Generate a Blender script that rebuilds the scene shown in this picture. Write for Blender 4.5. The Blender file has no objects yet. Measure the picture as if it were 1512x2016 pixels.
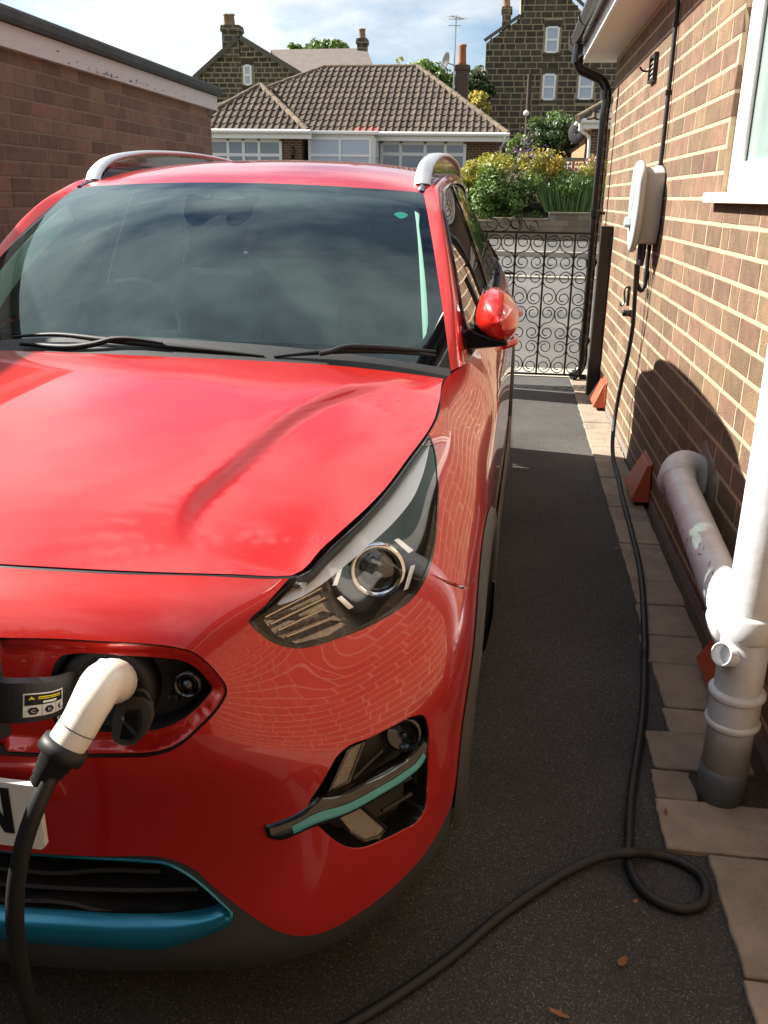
import bpy, bmesh, math, random
import numpy as np
from mathutils import Vector, Matrix
from mathutils.geometry import delaunay_2d_cdt
random.seed(7); RNG = np.random.RandomState(5)
scene = bpy.context.scene
COL = scene.collection
# ------------------------------------------------------------------ camera
F_PX, CX, CY = 1743.0, 756.0, 1008.0
CAM_H = 1.42
def _n(v): return v / np.linalg.norm(v)
_fwd = _n(np.array([244.0, -618.0, F_PX]))
_dn = _n(np.array([-76.0, (F_PX**2 - 244.0*76.0)/618.0, F_PX]))
_rt = np.cross(_dn, _fwd); _rt = _rt if _rt[0] > 0 else -_rt
AX = np.array([_rt, _fwd, -_dn])            # world axes seen in the camera frame
CAM = np.array([0.0, 0.0, CAM_H])
cam_data = bpy.data.cameras.new('camera'); cam = bpy.data.objects.new('camera', cam_data); COL.objects.link(cam)
cam_data.sensor_fit = 'VERTICAL'; cam_data.sensor_height = 24.0; cam_data.lens = 24.0*F_PX/2016.0
cam_data.clip_start = 0.02; cam_data.clip_end = 2000
mw = Matrix.Identity(4)
for i in range(3):
    mw[i][0], mw[i][1], mw[i][2], mw[i][3] = AX[i][0], -AX[i][1], -AX[i][2], CAM[i]
cam.matrix_world = mw
scene.camera = cam
# ------------------------------------------------------------------ world, sun, exposure
SUN_TRAVEL = Vector((1.0, -0.20, -0.83)).normalized()
world = bpy.data.worlds.new('World'); scene.world = world; world.use_nodes = True
def build_world():
    nt = world.node_tree; nt.nodes.clear(); N = nt.nodes.new; L = nt.links.new
    out = N('ShaderNodeOutputWorld'); bg = N('ShaderNodeBackground'); bg.inputs['Strength'].default_value = 0.046
    sky = N('ShaderNodeTexSky'); sky.sky_type = 'NISHITA'; sky.sun_disc = False
    sky.sun_elevation = math.asin(-SUN_TRAVEL.z); sky.sun_rotation = math.atan2(-SUN_TRAVEL.x, -SUN_TRAVEL.y)
    sky.air_density = 1.0; sky.dust_density = 0.25; sky.ozone_density = 2.0
    tc = N('ShaderNodeTexCoord'); sep = N('ShaderNodeSeparateXYZ'); L(tc.outputs['Generated'], sep.inputs[0])
    zz = N('ShaderNodeMath'); zz.operation = 'MAXIMUM'; zz.inputs[1].default_value = 0.0; L(sep.outputs['Z'], zz.inputs[0])
    za = N('ShaderNodeMath'); za.operation = 'ADD'; za.inputs[1].default_value = 0.22; L(zz.outputs[0], za.inputs[0])
    comb = N('ShaderNodeCombineXYZ')
    for ax in 'XY':
        dv = N('ShaderNodeMath'); dv.operation = 'DIVIDE'; L(sep.outputs[ax], dv.inputs[0]); L(za.outputs[0], dv.inputs[1]); L(dv.outputs[0], comb.inputs[ax])
    mp = N('ShaderNodeMapping'); mp.inputs['Location'].default_value = CLOUD_LOC; L(comb.outputs[0], mp.inputs['Vector'])
    n1 = N('ShaderNodeTexNoise'); n1.inputs['Scale'].default_value = 1.5; n1.inputs['Detail'].default_value = 9; n1.inputs['Roughness'].default_value = 0.56; n1.inputs['Distortion'].default_value = 0.25
    L(mp.outputs[0], n1.inputs['Vector'])
    cr = N('ShaderNodeValToRGB'); cr.color_ramp.elements[0].position = 0.385; cr.color_ramp.elements[1].position = 0.57
    L(n1.outputs['Fac'], cr.inputs[0])
    n2 = N('ShaderNodeTexNoise'); n2.inputs['Scale'].default_value = 2.6; n2.inputs['Detail'].default_value = 6; L(mp.outputs[0], n2.inputs['Vector'])
    cc = N('ShaderNodeValToRGB'); cc.color_ramp.elements[0].position = 0.35; cc.color_ramp.elements[0].color = (4.9, 5.3, 5.8, 1)
    cc.color_ramp.elements[1].position = 0.62; cc.color_ramp.elements[1].color = (7.0, 7.15, 7.3, 1)
    L(n2.outputs['Fac'], cc.inputs[0])
    # clouds scatter forward: they brighten towards the sun
    dot = N('ShaderNodeVectorMath'); dot.operation = 'DOT_PRODUCT'; L(tc.outputs['Generated'], dot.inputs[0]); dot.inputs[1].default_value = tuple(-SUN_TRAVEL)
    mr = N('ShaderNodeMapRange'); mr.interpolation_type = 'SMOOTHSTEP'; mr.inputs['From Min'].default_value = 0.0; mr.inputs['From Max'].default_value = 1.0; mr.inputs['To Min'].default_value = 1.0; mr.inputs['To Max'].default_value = 1.6; L(dot.outputs['Value'], mr.inputs['Value'])
    sc = N('ShaderNodeVectorMath'); sc.operation = 'SCALE'; L(cc.outputs['Color'], sc.inputs[0]); L(mr.outputs[0], sc.inputs['Scale'])
    mx = N('ShaderNodeMix'); mx.data_type = 'RGBA'; L(cr.outputs['Color'], mx.inputs[0]); L(sky.outputs[0], mx.inputs[6]); L(sc.outputs[0], mx.inputs[7])
    L(mx.outputs[2], bg.inputs['Color']); L(bg.outputs[0], out.inputs[0])
CLOUD_LOC = (3.1, 0.4, 0.0)
build_world()
sd = bpy.data.lights.new('sun', 'SUN'); sun = bpy.data.objects.new('sun', sd); COL.objects.link(sun)
sd.energy = 5.0; sd.angle = math.radians(0.55); sd.color = (1.0, 0.94, 0.85)
sun.rotation_euler = SUN_TRAVEL.to_track_quat('-Z', 'Y').to_euler(); sun.location = (-20, 0, 18)
scene.view_settings.view_transform = 'Standard'; scene.view_settings.look = 'None'
scene.view_settings.gamma = 1.0; scene.view_settings.use_curve_mapping = False
scene.view_settings.exposure = 1.58
# ------------------------------------------------------------------ geometry helpers
def ray(u, v): return AX @ np.array([u-CX, v-CY, F_PX])
def at(u, v, Y):                              # the point a known distance Y up the drive
    d = ray(u, v); return CAM + d*(Y/d[1])
def atx(u, v, X): d = ray(u, v); return CAM + d*(X/d[0])
def atz(u, v, Z=0.0): d = ray(u, v); return CAM + d*((Z-CAM_H)/d[2])
def P3(*a): return tuple(float(x) for x in a)
def tag(o, label=None, cat=None, group=None, kind=None):
    if label: o['label'] = label
    if cat: o['category'] = cat
    if group: o['group'] = group
    if kind: o['kind'] = kind
    return o
def empty(name, loc=(0, 0, 0), label=None, cat=None, group=None, rz=0.0):
    o = bpy.data.objects.new(name, None); COL.objects.link(o); o.location = loc; o.rotation_euler = (0, 0, rz); o.empty_display_size = 0.1
    return tag(o, label, cat, group)
def link(name, me, parent=None, m=None):
    o = bpy.data.objects.new(name, me); COL.objects.link(o)
    if parent: o.parent = parent
    if m is not None and not me.materials: me.materials.append(m)
    return o
def mesh_data(name, V, Fc, m=None, smooth=False, normals=None):
    me = bpy.data.meshes.new(name); me.from_pydata([tuple(map(float, v)) for v in V], [], [tuple(map(int, f)) for f in Fc]); me.update()
    if m is not None: me.materials.append(m)
    if smooth or normals is not None:
        me.polygons.foreach_set('use_smooth', [True]*len(me.polygons))
    if normals is not None: me.normals_split_custom_set_from_vertices([tuple(map(float, n)) for n in normals])
    return me
def obj(name, V, Fc, m=None, parent=None, smooth=False, normals=None):
    return link(name, mesh_data(name, V, Fc, m, smooth, normals), parent)
class MB:
    """collects shapes into one mesh"""
    def __init__(s): s.V = []; s.F = []
    def add(s, V, Fc):
        k = len(s.V); s.V += [tuple(v) for v in V]; s.F += [tuple(i+k for i in f) for f in Fc]; return s
    def box(s, lo, hi):
        x0, y0, z0 = lo; x1, y1, z1 = hi
        return s.add([(x0,y0,z0),(x1,y0,z0),(x1,y1,z0),(x0,y1,z0),(x0,y0,z1),(x1,y0,z1),(x1,y1,z1),(x0,y1,z1)],
                     [(0,3,2,1),(4,5,6,7),(0,1,5,4),(1,2,6,5),(2,3,7,6),(3,0,4,7)])
    def tube(s, pts, r, n=8, cap=True, up=None, flat=1.0):
        V, Fc = tube(pts, r, n, cap, flat); return s.add(V, Fc)
    def lathe(s, prof, c, axis=(0,0,1), n=20):
        V, Fc = lathe(prof, c, axis, n); return s.add(V, Fc)
    def prism(s, poly, lo, hi, fn):
        """poly 2D, extruded between lo and hi; fn(a,b,t)->3D"""
        n = len(poly); V = [fn(a, b, lo) for a, b in poly]+[fn(a, b, hi) for a, b in poly]
        Fc = [tuple(range(n-1, -1, -1)), tuple(range(n, 2*n))]+[(i, (i+1) % n, n+(i+1) % n, n+i) for i in range(n)]
        return s.add(V, Fc)
    def build(s, name, m, parent=None, smooth=False, bevel=0.0, seg=2, auto=None):
        o = obj(name, s.V, s.F, m, parent, smooth)
        bm = bmesh.new(); bm.from_mesh(o.data); bmesh.ops.recalc_face_normals(bm, faces=bm.faces)
        if bevel > 0:
            eds = [e for e in bm.edges if len(e.link_faces) == 2 and e.calc_face_angle(0) > 0.5]
            bmesh.ops.bevel(bm, geom=eds, offset=bevel, segments=seg, profile=0.6, affect='EDGES', clamp_overlap=True)
        if smooth:
            for e in bm.edges:
                if len(e.link_faces) == 2 and e.calc_face_angle(0) > (auto or 0.9): e.smooth = False
        bm.to_mesh(o.data); bm.free()
        if smooth: o.data.polygons.foreach_set('use_smooth', [True]*len(o.data.polygons))
        return o
def resample(pts, n):
    """smooth curve (Catmull-Rom) through pts, n samples"""
    P = np.array(pts, float); d = np.r_[0, np.cumsum(np.linalg.norm(np.diff(P, axis=0), axis=1))]
    t = np.linspace(0, d[-1], n); return basis(d, t) @ P
def basis(k, t, c2=False):
    """cubic Hermite (finite-difference tangents) weights of knots k at t"""
    k = np.asarray(k, float); t = np.atleast_1d(t).astype(float); n = len(k)
    D = np.zeros((n, n)); h = np.diff(k)
    for i in range(n):
        if i == 0: D[0, 0], D[0, 1] = -1/h[0], 1/h[0]
        elif i == n-1: D[i, i-1], D[i, i] = -1/h[-1], 1/h[-1]
        else:
            a, b = h[i-1], h[i]
            D[i, i-1] = -b/(a*(a+b)); D[i, i+1] = a/(b*(a+b)); D[i, i] = (b-a)/(a*b)
    if c2:                                   # curvature-continuous slopes (natural spline)
        A = np.zeros((n, n)); B = np.zeros((n, n)); A[0, 0], A[0, 1] = 2, 1; B[0, 0], B[0, 1] = -3/h[0], 3/h[0]; A[-1, -1], A[-1, -2] = 2, 1; B[-1, -2], B[-1, -1] = -3/h[-1], 3/h[-1]
        for i in range(1, n-1):
            a, b = h[i-1], h[i]; A[i, i-1], A[i, i], A[i, i+1] = 1/a, 2/a+2/b, 1/b; B[i, i-1] = -3/a**2; B[i, i] = 3/a**2-3/b**2; B[i, i+1] = 3/b**2
        D = np.linalg.solve(A, B)
    j = np.clip(np.searchsorted(k, t, side='right')-1, 0, n-2); hh = h[j]; s = (t-k[j])/hh
    lo = s < 0; hi = s > 1; sc = np.clip(s, 0, 1)
    h00 = 2*sc**3-3*sc**2+1; h10 = sc**3-2*sc**2+sc; h01 = -2*sc**3+3*sc**2; h11 = sc**3-sc**2
    W = np.zeros((len(t), n)); q = np.arange(len(t))
    np.add.at(W, (q, j), h00); np.add.at(W, (q, j+1), h01)
    W += D[j]*(h10*hh)[:, None] + D[j+1]*(h11*hh)[:, None]
    ex = np.where(lo, s*hh, np.where(hi, (s-1)*hh, 0.0)); W += np.where(lo[:, None], D[j], D[j+1])*ex[:, None]
    return W
def tube(pts, r, n=8, cap=True, flat=1.0):
    P = np.array(pts, float); m = len(P); R = np.full(m, r) if np.isscalar(r) else np.array(r, float)
    T = np.gradient(P, axis=0); T /= np.linalg.norm(T, axis=1)[:, None]+1e-12
    ref = np.array([0, 0, 1.0]) if abs(T[0][2]) < 0.9 else np.array([1.0, 0, 0])
    A = np.cross(T[0], ref); A /= np.linalg.norm(A); V = []; Fc = []
    for i in range(m):
        A = A - T[i]*(A@T[i]); A /= np.linalg.norm(A); B = np.cross(T[i], A)
        for k in range(n):
            a = 2*math.pi*k/n; V.append(tuple(P[i]+R[i]*(math.cos(a)*A*flat+math.sin(a)*B)))
    for i in range(m-1):
        for k in range(n):
            k2 = (k+1) % n; Fc.append((i*n+k, i*n+k2, (i+1)*n+k2, (i+1)*n+k))
    if cap: Fc.append(tuple(range(n-1, -1, -1))); Fc.append(tuple((m-1)*n+k for k in range(n)))
    return V, Fc
def lathe(prof, c, axis=(0, 0, 1), n=20):
    ax = np.array(axis, float); ax /= np.linalg.norm(ax); ref = np.array([1.0, 0, 0]) if abs(ax[0]) < 0.9 else np.array([0, 1.0, 0])
    A = np.cross(ax, ref); A /= np.linalg.norm(A); B = np.cross(ax, A); c = np.array(c, float); V = []; Fc = []
    for r, h in prof:
        for k in range(n):
            a = 2*math.pi*k/n; V.append(tuple(c+ax*h+r*(math.cos(a)*A+math.sin(a)*B)))
    for i in range(len(prof)-1):
        for k in range(n):
            k2 = (k+1) % n; Fc.append((i*n+k, i*n+k2, (i+1)*n+k2, (i+1)*n+k))
    if prof[0][0] > 1e-6: Fc.append(tuple(range(n-1, -1, -1)))
    if prof[-1][0] > 1e-6: Fc.append(tuple((len(prof)-1)*n+k for k in range(n)))
    return V, Fc
def tube_obj(name, pts, r, m, parent=None, n=10, samples=None, flat=1.0):
    if samples: 
        P = resample(pts, samples)
        if not np.isscalar(r): r = np.interp(np.linspace(0, 1, samples), np.linspace(0, 1, len(r)), r)
    else: P = pts
    return MB().add(*tube(P, r, n, True, flat)).build(name, m, parent, smooth=True)
def inside(poly, pts):
    P = np.array(poly); x, y = pts[:, 0], pts[:, 1]; c = np.zeros(len(pts), bool); j = len(P)-1
    for i in range(len(P)):
        xi, yi, xj, yj = P[i][0], P[i][1], P[j][0], P[j][1]
        with np.errstate(divide='ignore', invalid='ignore'):
            c ^= ((yi > y) != (yj > y)) & (x < (xj-xi)*(y-yi)/(yj-yi+1e-15)+xi)
        j = i
    return c
def densify(poly, step, closed=True):
    out = []; n = len(poly)
    for i in range(n if closed else n-1):
        a = np.array(poly[i], float); b = np.array(poly[(i+1) % n], float); k = max(1, int(np.linalg.norm(b-a)/step))
        for q in range(k): out.append(tuple(a+(b-a)*q/k))
    if not closed: out.append(tuple(poly[-1]))
    return out
def smooth_loop(poly, n=None, closed=True, step=None):
    P = np.array(poly, float)
    if closed: P = np.vstack([P[-2:], P, P[:3]])
    d = np.r_[0, np.cumsum(np.linalg.norm(np.diff(P, axis=0), axis=1))]
    a, b = (d[2], d[-3]) if closed else (0, d[-1])
    n = n or max(8, int((b-a)/step)); t = np.linspace(a, b, n, endpoint=not closed); return [tuple(x) for x in basis(d, t) @ P]
def cdt_patch(outer, holes, step):
    """triangulate a 2D region with clean edges"""
    P = np.array(outer); lo, hi = P.min(0), P.max(0)
    gx = np.arange(lo[0]+step*.5, hi[0], step); gy = np.arange(lo[1]+step*.5, hi[1], step)
    G = np.array([(x+(step*.5 if k % 2 else 0), y) for k, y in enumerate(gy) for x in gx])
    if len(G):
        k = inside(outer, G)
        for h in holes: k &= ~inside(h, G)
        G = G[k]
    V = []; E = []
    for loop in [outer]+list(holes):
        k0 = len(V); V += [tuple(p) for p in loop]; E += [(k0+i, k0+(i+1) % len(loop)) for i in range(len(loop))]
    B = np.array(V)
    if len(G):
        keep = np.ones(len(G), bool)
        for i0 in range(0, len(B), 400):
            d = ((G[:, None, :]-B[None, i0:i0+400, :])**2).sum(2).min(1); keep &= d > (step*.45)**2
        G = G[keep]
    V += [tuple(p) for p in G]
    r = delaunay_2d_cdt([Vector(p) for p in V], E, [], 0, 1e-7)
    pts = np.array([tuple(p) for p in r[0]]); tri = np.array([f for f in r[2] if len(f) == 3])
    c = pts[tri].mean(1); k = inside(outer, c)
    for h in holes: k &= ~inside(h, c)
    return pts, tri[k]
def surf_normals(S, uv, e=1e-3):
    du = S(uv+[e, 0])-S(uv-[e, 0]); dv = S(uv+[0, e])-S(uv-[0, e]); n = np.cross(du, dv)
    return n/(np.linalg.norm(n, axis=1)[:, None]+1e-12)
# ------------------------------------------------------------------ materials
MATS = {}
def mat(name, col=(.5, .5, .5), rough=.5, metal=0.0, coat=0.0, vary=0.0, noise=0.0, nscale=8.0, bump=0.0, bscale=60.0, spec=.5, second=None, objrand=0.0, coat_rough=.03, emit=None, hue=0.0, island=0.0):
    """principled material; 'noise' mixes towards 'second' with a procedural noise; objrand/island vary the shade per piece"""
    m = bpy.data.materials.new(name); m.use_nodes = True; nt = m.node_tree; N = nt.nodes.new; L = nt.links.new
    b = nt.nodes['Principled BSDF']; b.inputs['Roughness'].default_value = rough; b.inputs['Metallic'].default_value = metal
    b.inputs['Coat Weight'].default_value = coat; b.inputs['Coat Roughness'].default_value = coat_rough; b.inputs['Specular IOR Level'].default_value = spec
    c4 = (*col, 1); b.inputs['Base Color'].default_value = c4; src = None
    tc = None
    if noise > 0 or bump > 0:
        tc = N('ShaderNodeTexCoord')
        geo = N('ShaderNodeNewGeometry')
    if noise > 0:
        n = N('ShaderNodeTexNoise'); n.inputs['Scale'].default_value = nscale; n.inputs['Detail'].default_value = 6; n.inputs['Roughness'].default_value = .65; L(geo.outputs['Position'], n.inputs['Vector'])
        r = N('ShaderNodeValToRGB'); r.color_ramp.elements[0].position = .5-.28*(1.2-noise*.8); r.color_ramp.elements[1].position = .5+.28*(1.2-noise*.8); L(n.outputs['Fac'], r.inputs[0])
        mx = N('ShaderNodeMix'); mx.data_type = 'RGBA'; mx.inputs[6].default_value = c4; mx.inputs[7].default_value = (*(second or tuple(x*.6 for x in col)), 1)
        ml = N('ShaderNodeMath'); ml.operation = 'MULTIPLY'; ml.inputs[1].default_value = noise; L(r.outputs[0], ml.inputs[0]); L(ml.outputs[0], mx.inputs[0]); src = mx.outputs[2]
    if objrand > 0 or island > 0:
        hs = N('ShaderNodeHueSaturation')
        if src: L(src, hs.inputs['Color'])
        else: hs.inputs['Color'].default_value = c4
        if objrand > 0: rn = N('ShaderNodeObjectInfo').outputs['Random']; amt = objrand
        else: rn = N('ShaderNodeNewGeometry').outputs['Random Per Island']; amt = island
        mr = N('ShaderNodeMapRange'); mr.inputs['To Min'].default_value = 1-amt; mr.inputs['To Max'].default_value = 1+amt; L(rn, mr.inputs['Value']); L(mr.outputs[0], hs.inputs['Value'])
        if hue > 0:
            w = N('ShaderNodeTexWhiteNoise'); w.noise_dimensions = '1D'; L(rn, w.inputs['W']); m2 = N('ShaderNodeMapRange'); m2.inputs['To Min'].default_value = .5-hue; m2.inputs['To Max'].default_value = .5+hue; L(w.outputs['Value'], m2.inputs['Value']); L(m2.outputs[0], hs.inputs['Hue'])
        src = hs.outputs[0]
    if src: L(src, b.inputs['Base Color'])
    if bump > 0:
        n3 = N('ShaderNodeTexNoise'); n3.inputs['Scale'].default_value = bscale; n3.inputs['Detail'].default_value = 5; L(geo.outputs['Position'], n3.inputs['Vector'])
        bp = N('ShaderNodeBump'); bp.inputs['Strength'].default_value = bump; bp.inputs['Distance'].default_value = .01; L(n3.outputs['Fac'], bp.inputs['Height']); L(bp.outputs[0], b.inputs['Normal'])
    if emit: b.inputs['Emission Color'].default_value = (*emit[0], 1); b.inputs['Emission Strength'].default_value = emit[1]
    MATS[name] = m; return m
def glass_mat(name, tint=(.8, .9, .88), rough=0.0, ior=1.5, body=0.0, body_col=(.02, .02, .02), refl=(1, 1, 1)):
    """thin sheet glass: Fresnel reflection over a tinted clear pane"""
    m = bpy.data.materials.new(name); m.use_nodes = True; nt = m.node_tree; nt.nodes.clear(); N = nt.nodes.new; L = nt.links.new
    o = N('ShaderNodeOutputMaterial'); t = N('ShaderNodeBsdfTransparent'); t.inputs[0].default_value = (*tint, 1); g = N('ShaderNodeBsdfGlossy'); g.inputs['Roughness'].default_value = rough; g.inputs['Color'].default_value = (*refl, 1)
    f0 = ((ior-1)/(ior+1))**2; geo = N('ShaderNodeNewGeometry'); dt = N('ShaderNodeVectorMath'); dt.operation = 'DOT_PRODUCT'; L(geo.outputs['Normal'], dt.inputs[0]); L(geo.outputs['Incoming'], dt.inputs[1])
    def mth(op, a, b):
        n = N('ShaderNodeMath'); n.operation = op
        for k, x in enumerate((a, b)):
            if x is None: continue
            if isinstance(x, float): n.inputs[k].default_value = x
            else: L(x, n.inputs[k])
        return n.outputs[0]
    fr = mth('ADD', mth('MULTIPLY', mth('POWER', mth('SUBTRACT', 1.0, mth('ABSOLUTE', dt.outputs['Value'], None)), 5.0), 1.0-f0), float(f0))   # Schlick, same from both sides
    mx = N('ShaderNodeMixShader'); L(fr, mx.inputs[0]); src = t.outputs[0]
    if body > 0:
        d = N('ShaderNodeBsdfDiffuse'); d.inputs[0].default_value = (*body_col, 1); m2 = N('ShaderNodeMixShader'); m2.inputs[0].default_value = body; L(t.outputs[0], m2.inputs[1]); L(d.outputs[0], m2.inputs[2]); src = m2.outputs[0]
    L(src, mx.inputs[1]); L(g.outputs[0], mx.inputs[2]); L(mx.outputs[0], o.inputs[0]); MATS[name] = m; return m
# ================================================================== SETTING
def project(P):
    c = (np.asarray(P, float)-CAM) @ AX; c = np.atleast_2d(c); return np.c_[CX+F_PX*c[:, 0]/c[:, 2], CY+F_PX*c[:, 1]/c[:, 2], c[:, 2]]
def asphalt(name, base, sparkle=.5, nscale=420.0, speck=.93):
    m = bpy.data.materials.new(name); m.use_nodes = True; nt = m.node_tree; N = nt.nodes.new; L = nt.links.new; b = nt.nodes['Principled BSDF']
    g = N('ShaderNodeNewGeometry'); v = N('ShaderNodeTexVoronoi'); v.inputs['Scale'].default_value = nscale*.45; L(g.outputs['Position'], v.inputs['Vector'])
    n = N('ShaderNodeTexNoise'); n.inputs['Scale'].default_value = 1.1; n.inputs['Detail'].default_value = 8; L(g.outputs['Position'], n.inputs['Vector'])
    hs = N('ShaderNodeSeparateColor'); L(v.outputs['Color'], hs.inputs[0])
    r = N('ShaderNodeValToRGB'); e = r.color_ramp.elements; e[0].color = (*[c*.62 for c in base], 1); e[1].color = (*[c*1.35 for c in base], 1); e[1].position = .9
    x = e.new(speck); x.color = (*[c*1.7 for c in base], 1); x2 = r.color_ramp.elements.new(.992); x2.color = (*[min(1, c*sparkle*16) for c in base], 1); L(hs.outputs[0], r.inputs[0])
    mx = N('ShaderNodeMix'); mx.data_type = 'RGBA'; mx.blend_type = 'MULTIPLY'; mx.inputs[0].default_value = 1; L(r.outputs[0], mx.inputs[6])
    r2 = N('ShaderNodeMapRange'); r2.inputs['From Min'].default_value = .3; r2.inputs['From Max'].default_value = .7; r2.inputs['To Min'].default_value = .62; r2.inputs['To Max'].default_value = 1.3; L(n.outputs['Fac'], r2.inputs['Value']); L(r2.outputs[0], mx.inputs[7])
    L(mx.outputs[2], b.inputs['Base Color']); b.inputs['Roughness'].default_value = .75; b.inputs['Specular IOR Level'].default_value = .35
    bp = N('ShaderNodeBump'); bp.inputs['Strength'].default_value = .9; bp.inputs['Distance'].default_value = .004; L(v.outputs['Distance'], bp.inputs['Height']); L(bp.outputs[0], b.inputs['Normal'])
    MATS[name] = m; return m
M_TAR = asphalt('fresh_tarmac', (.070, .068, .065), .22, 900.0)
M_PAVT = asphalt('grey_pavement_tarmac', (.105, .10, .092), .12)
M_ROAD = asphalt('road_asphalt', (.10, .097, .092), .12)
M_EARTH = mat('dark_earth', (.05, .038, .025), .9, noise=.6, nscale=30, second=(.10, .075, .05), bump=.8, bscale=120)
M_GRASS = mat('rough_grass', (.06, .09, .02), .9, noise=.6, nscale=12, second=(.10, .10, .03), bump=.6, bscale=200)
M_SLAB = mat('sandstone_slab', (.30, .245, .185), .75, noise=.85, nscale=9, second=(.20, .16, .12), bump=.6, bscale=45, objrand=.14, hue=.008)
M_KERB = mat('concrete_kerb', (.36, .33, .27), .8, noise=.5, nscale=20, bump=.3, bscale=150)
M_BRK = mat('brown_brick', (.205, .124, .070), .85, noise=.75, nscale=16, second=(.105, .064, .040), bump=.7, bscale=200, objrand=.24, hue=.014)
M_BRKI = mat('brown_brick_joined', (.205, .124, .070), .85, noise=.75, nscale=16, second=(.105, .064, .040), bump=.7, bscale=200, island=.24, hue=.014)
M_MORT = mat('buff_mortar', (.52, .395, .255), .9, noise=.6, nscale=40, second=(.38, .28, .175), bump=.6, bscale=300)
M_GBRK = mat('red_brown_brick', (.235, .125, .085), .85, noise=.75, nscale=14, second=(.155, .082, .057), bump=.6, bscale=200, objrand=.25, hue=.012)
M_GBRKI = mat('red_brown_brick_joined', (.235, .125, .085), .85, noise=.75, nscale=14, second=(.155, .082, .057), bump=.6, bscale=200, island=.25, hue=.012)
M_GMORT = mat('grey_brown_mortar', (.27, .185, .135), .9, noise=.5, nscale=30, bump=.5, bscale=300)
M_UPVC = mat('white_upvc', (.80, .79, .76), .3)
M_PAINTW = mat('old_white_paint', (.62, .56, .55), .6, noise=.35, nscale=5, second=(.48, .42, .40), bump=.1, bscale=80)
M_FELT = mat('mineral_roof_felt', (.055, .06, .06), .9, noise=.8, nscale=9, second=(.09, .095, .085), bump=.6, bscale=400)
M_BIRON = mat('black_painted_iron', (.008, .008, .009), .35)
M_BPVC = mat('black_pvc', (.009, .009, .010), .18, coat=.2)
M_BTIMB = mat('black_brown_timber', (.018, .015, .013), .6, noise=.5, nscale=10, bump=.3, bscale=90)
M_GPVC = mat('grey_white_pvc', (.60, .62, .66), .34, noise=.7, nscale=11, second=(.40, .39, .36), bump=.08, bscale=60)
M_DGPVC = mat('dark_grey_paint', (.10, .11, .12), .5, noise=.4, nscale=25, second=(.14, .15, .15))
M_TERRA = mat('terracotta_paint', (.42, .085, .040), .35, noise=.3, nscale=30, second=(.34, .06, .03))
M_GREYP = mat('light_grey_plastic', (.44, .45, .44), .4, noise=.35, nscale=9, second=(.36, .36, .34))
M_CONC = mat('render_grey', (.22, .19, .16), .9, noise=.6, nscale=12, second=(.14, .12, .10), bump=.5, bscale=160)
M_WGL = mat('frosted_window_pane', (.20, .27, .262), .12, spec=.8, noise=.7, nscale=3, second=(.30, .37, .35), bump=.15, bscale=14)
# ---- ground profile: level drive, then the street climbs a little
GY = [-30, 7.9, 9, 15.0, 21.0, 23.6, 30, 40, 60, 120, 1500]; GZ = [0, 0, .02, .20, .20, .46, 1.1, 1.5, 2.4, 5.0, 8.0]
def gz(y): return float(np.interp(y, GY, GZ))
def strip(name, x0, x1, ys, m, dz=0.0, kind='structure', zf=None, nx=2):
    xs = np.linspace(x0, x1, nx); V = [(x, y, (zf or gz)(y)+dz) for y in ys for x in xs]
    Fc = [(j*nx+i, j*nx+i+1, (j+1)*nx+i+1, (j+1)*nx+i) for j in range(len(ys)-1) for i in range(nx-1)]
    o = obj(name, V, Fc, m); tag(o, kind=kind); return o
strip('ground', -1500, 1500, sorted(set(GY+[-1500, 25, 27, 33])), M_GRASS, -.03)
strip('driveway', -2.79, .60, [-6, 7.55], M_TAR, 0.0)
strip('bed_soil', .59, .90, [-6, 7.55], M_EARTH, .003)
# near-side footway, kerb, road, far kerb and footway
strip('footway', -40, 40, [7.95, 9, 14.9], M_PAVT, .0)
strip('road', -40, 40, [15.1, 20.9], M_ROAD, -.02)
strip('far_footway', -40, 40, [21.1, 22.4, 23.5], M_PAVT, .01)
M_APRON = mat('pale_concrete', (.44, .40, .32), .8, noise=.5, nscale=14, bump=.3, bscale=200)
o = MB().box((-2.79, 7.56, -.05), (2.2, 7.95, .006)).build('driveway_apron', M_APRON); tag(o, kind='structure')
def kerb_row(nm, y0, y1, z0, z1, n, x0, x1, label):
    root = empty(nm, (0, y0, z0)); tag(root, label, 'kerb', kind='structure'); L_ = (x1-x0)/n
    me = MB(); me.box((.004, 0, 0), (L_-.004, y1-y0, z1-z0)); k0 = me.build('kerbstone', M_KERB, root, bevel=.012)
    k0.location = (x0, 0, 0)
    for i in range(1, n):
        k = k0.copy(); COL.objects.link(k); k.parent = root; k.location = (x0+i*L_, 0, 0)
kerb_row('kerb', 14.9, 15.08, .04, .235, 34, -14, 17, 'pale concrete kerb')
kerb_row('kerb', 20.9, 21.08, .06, .30, 34, -14, 17, 'pale concrete kerb')
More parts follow.
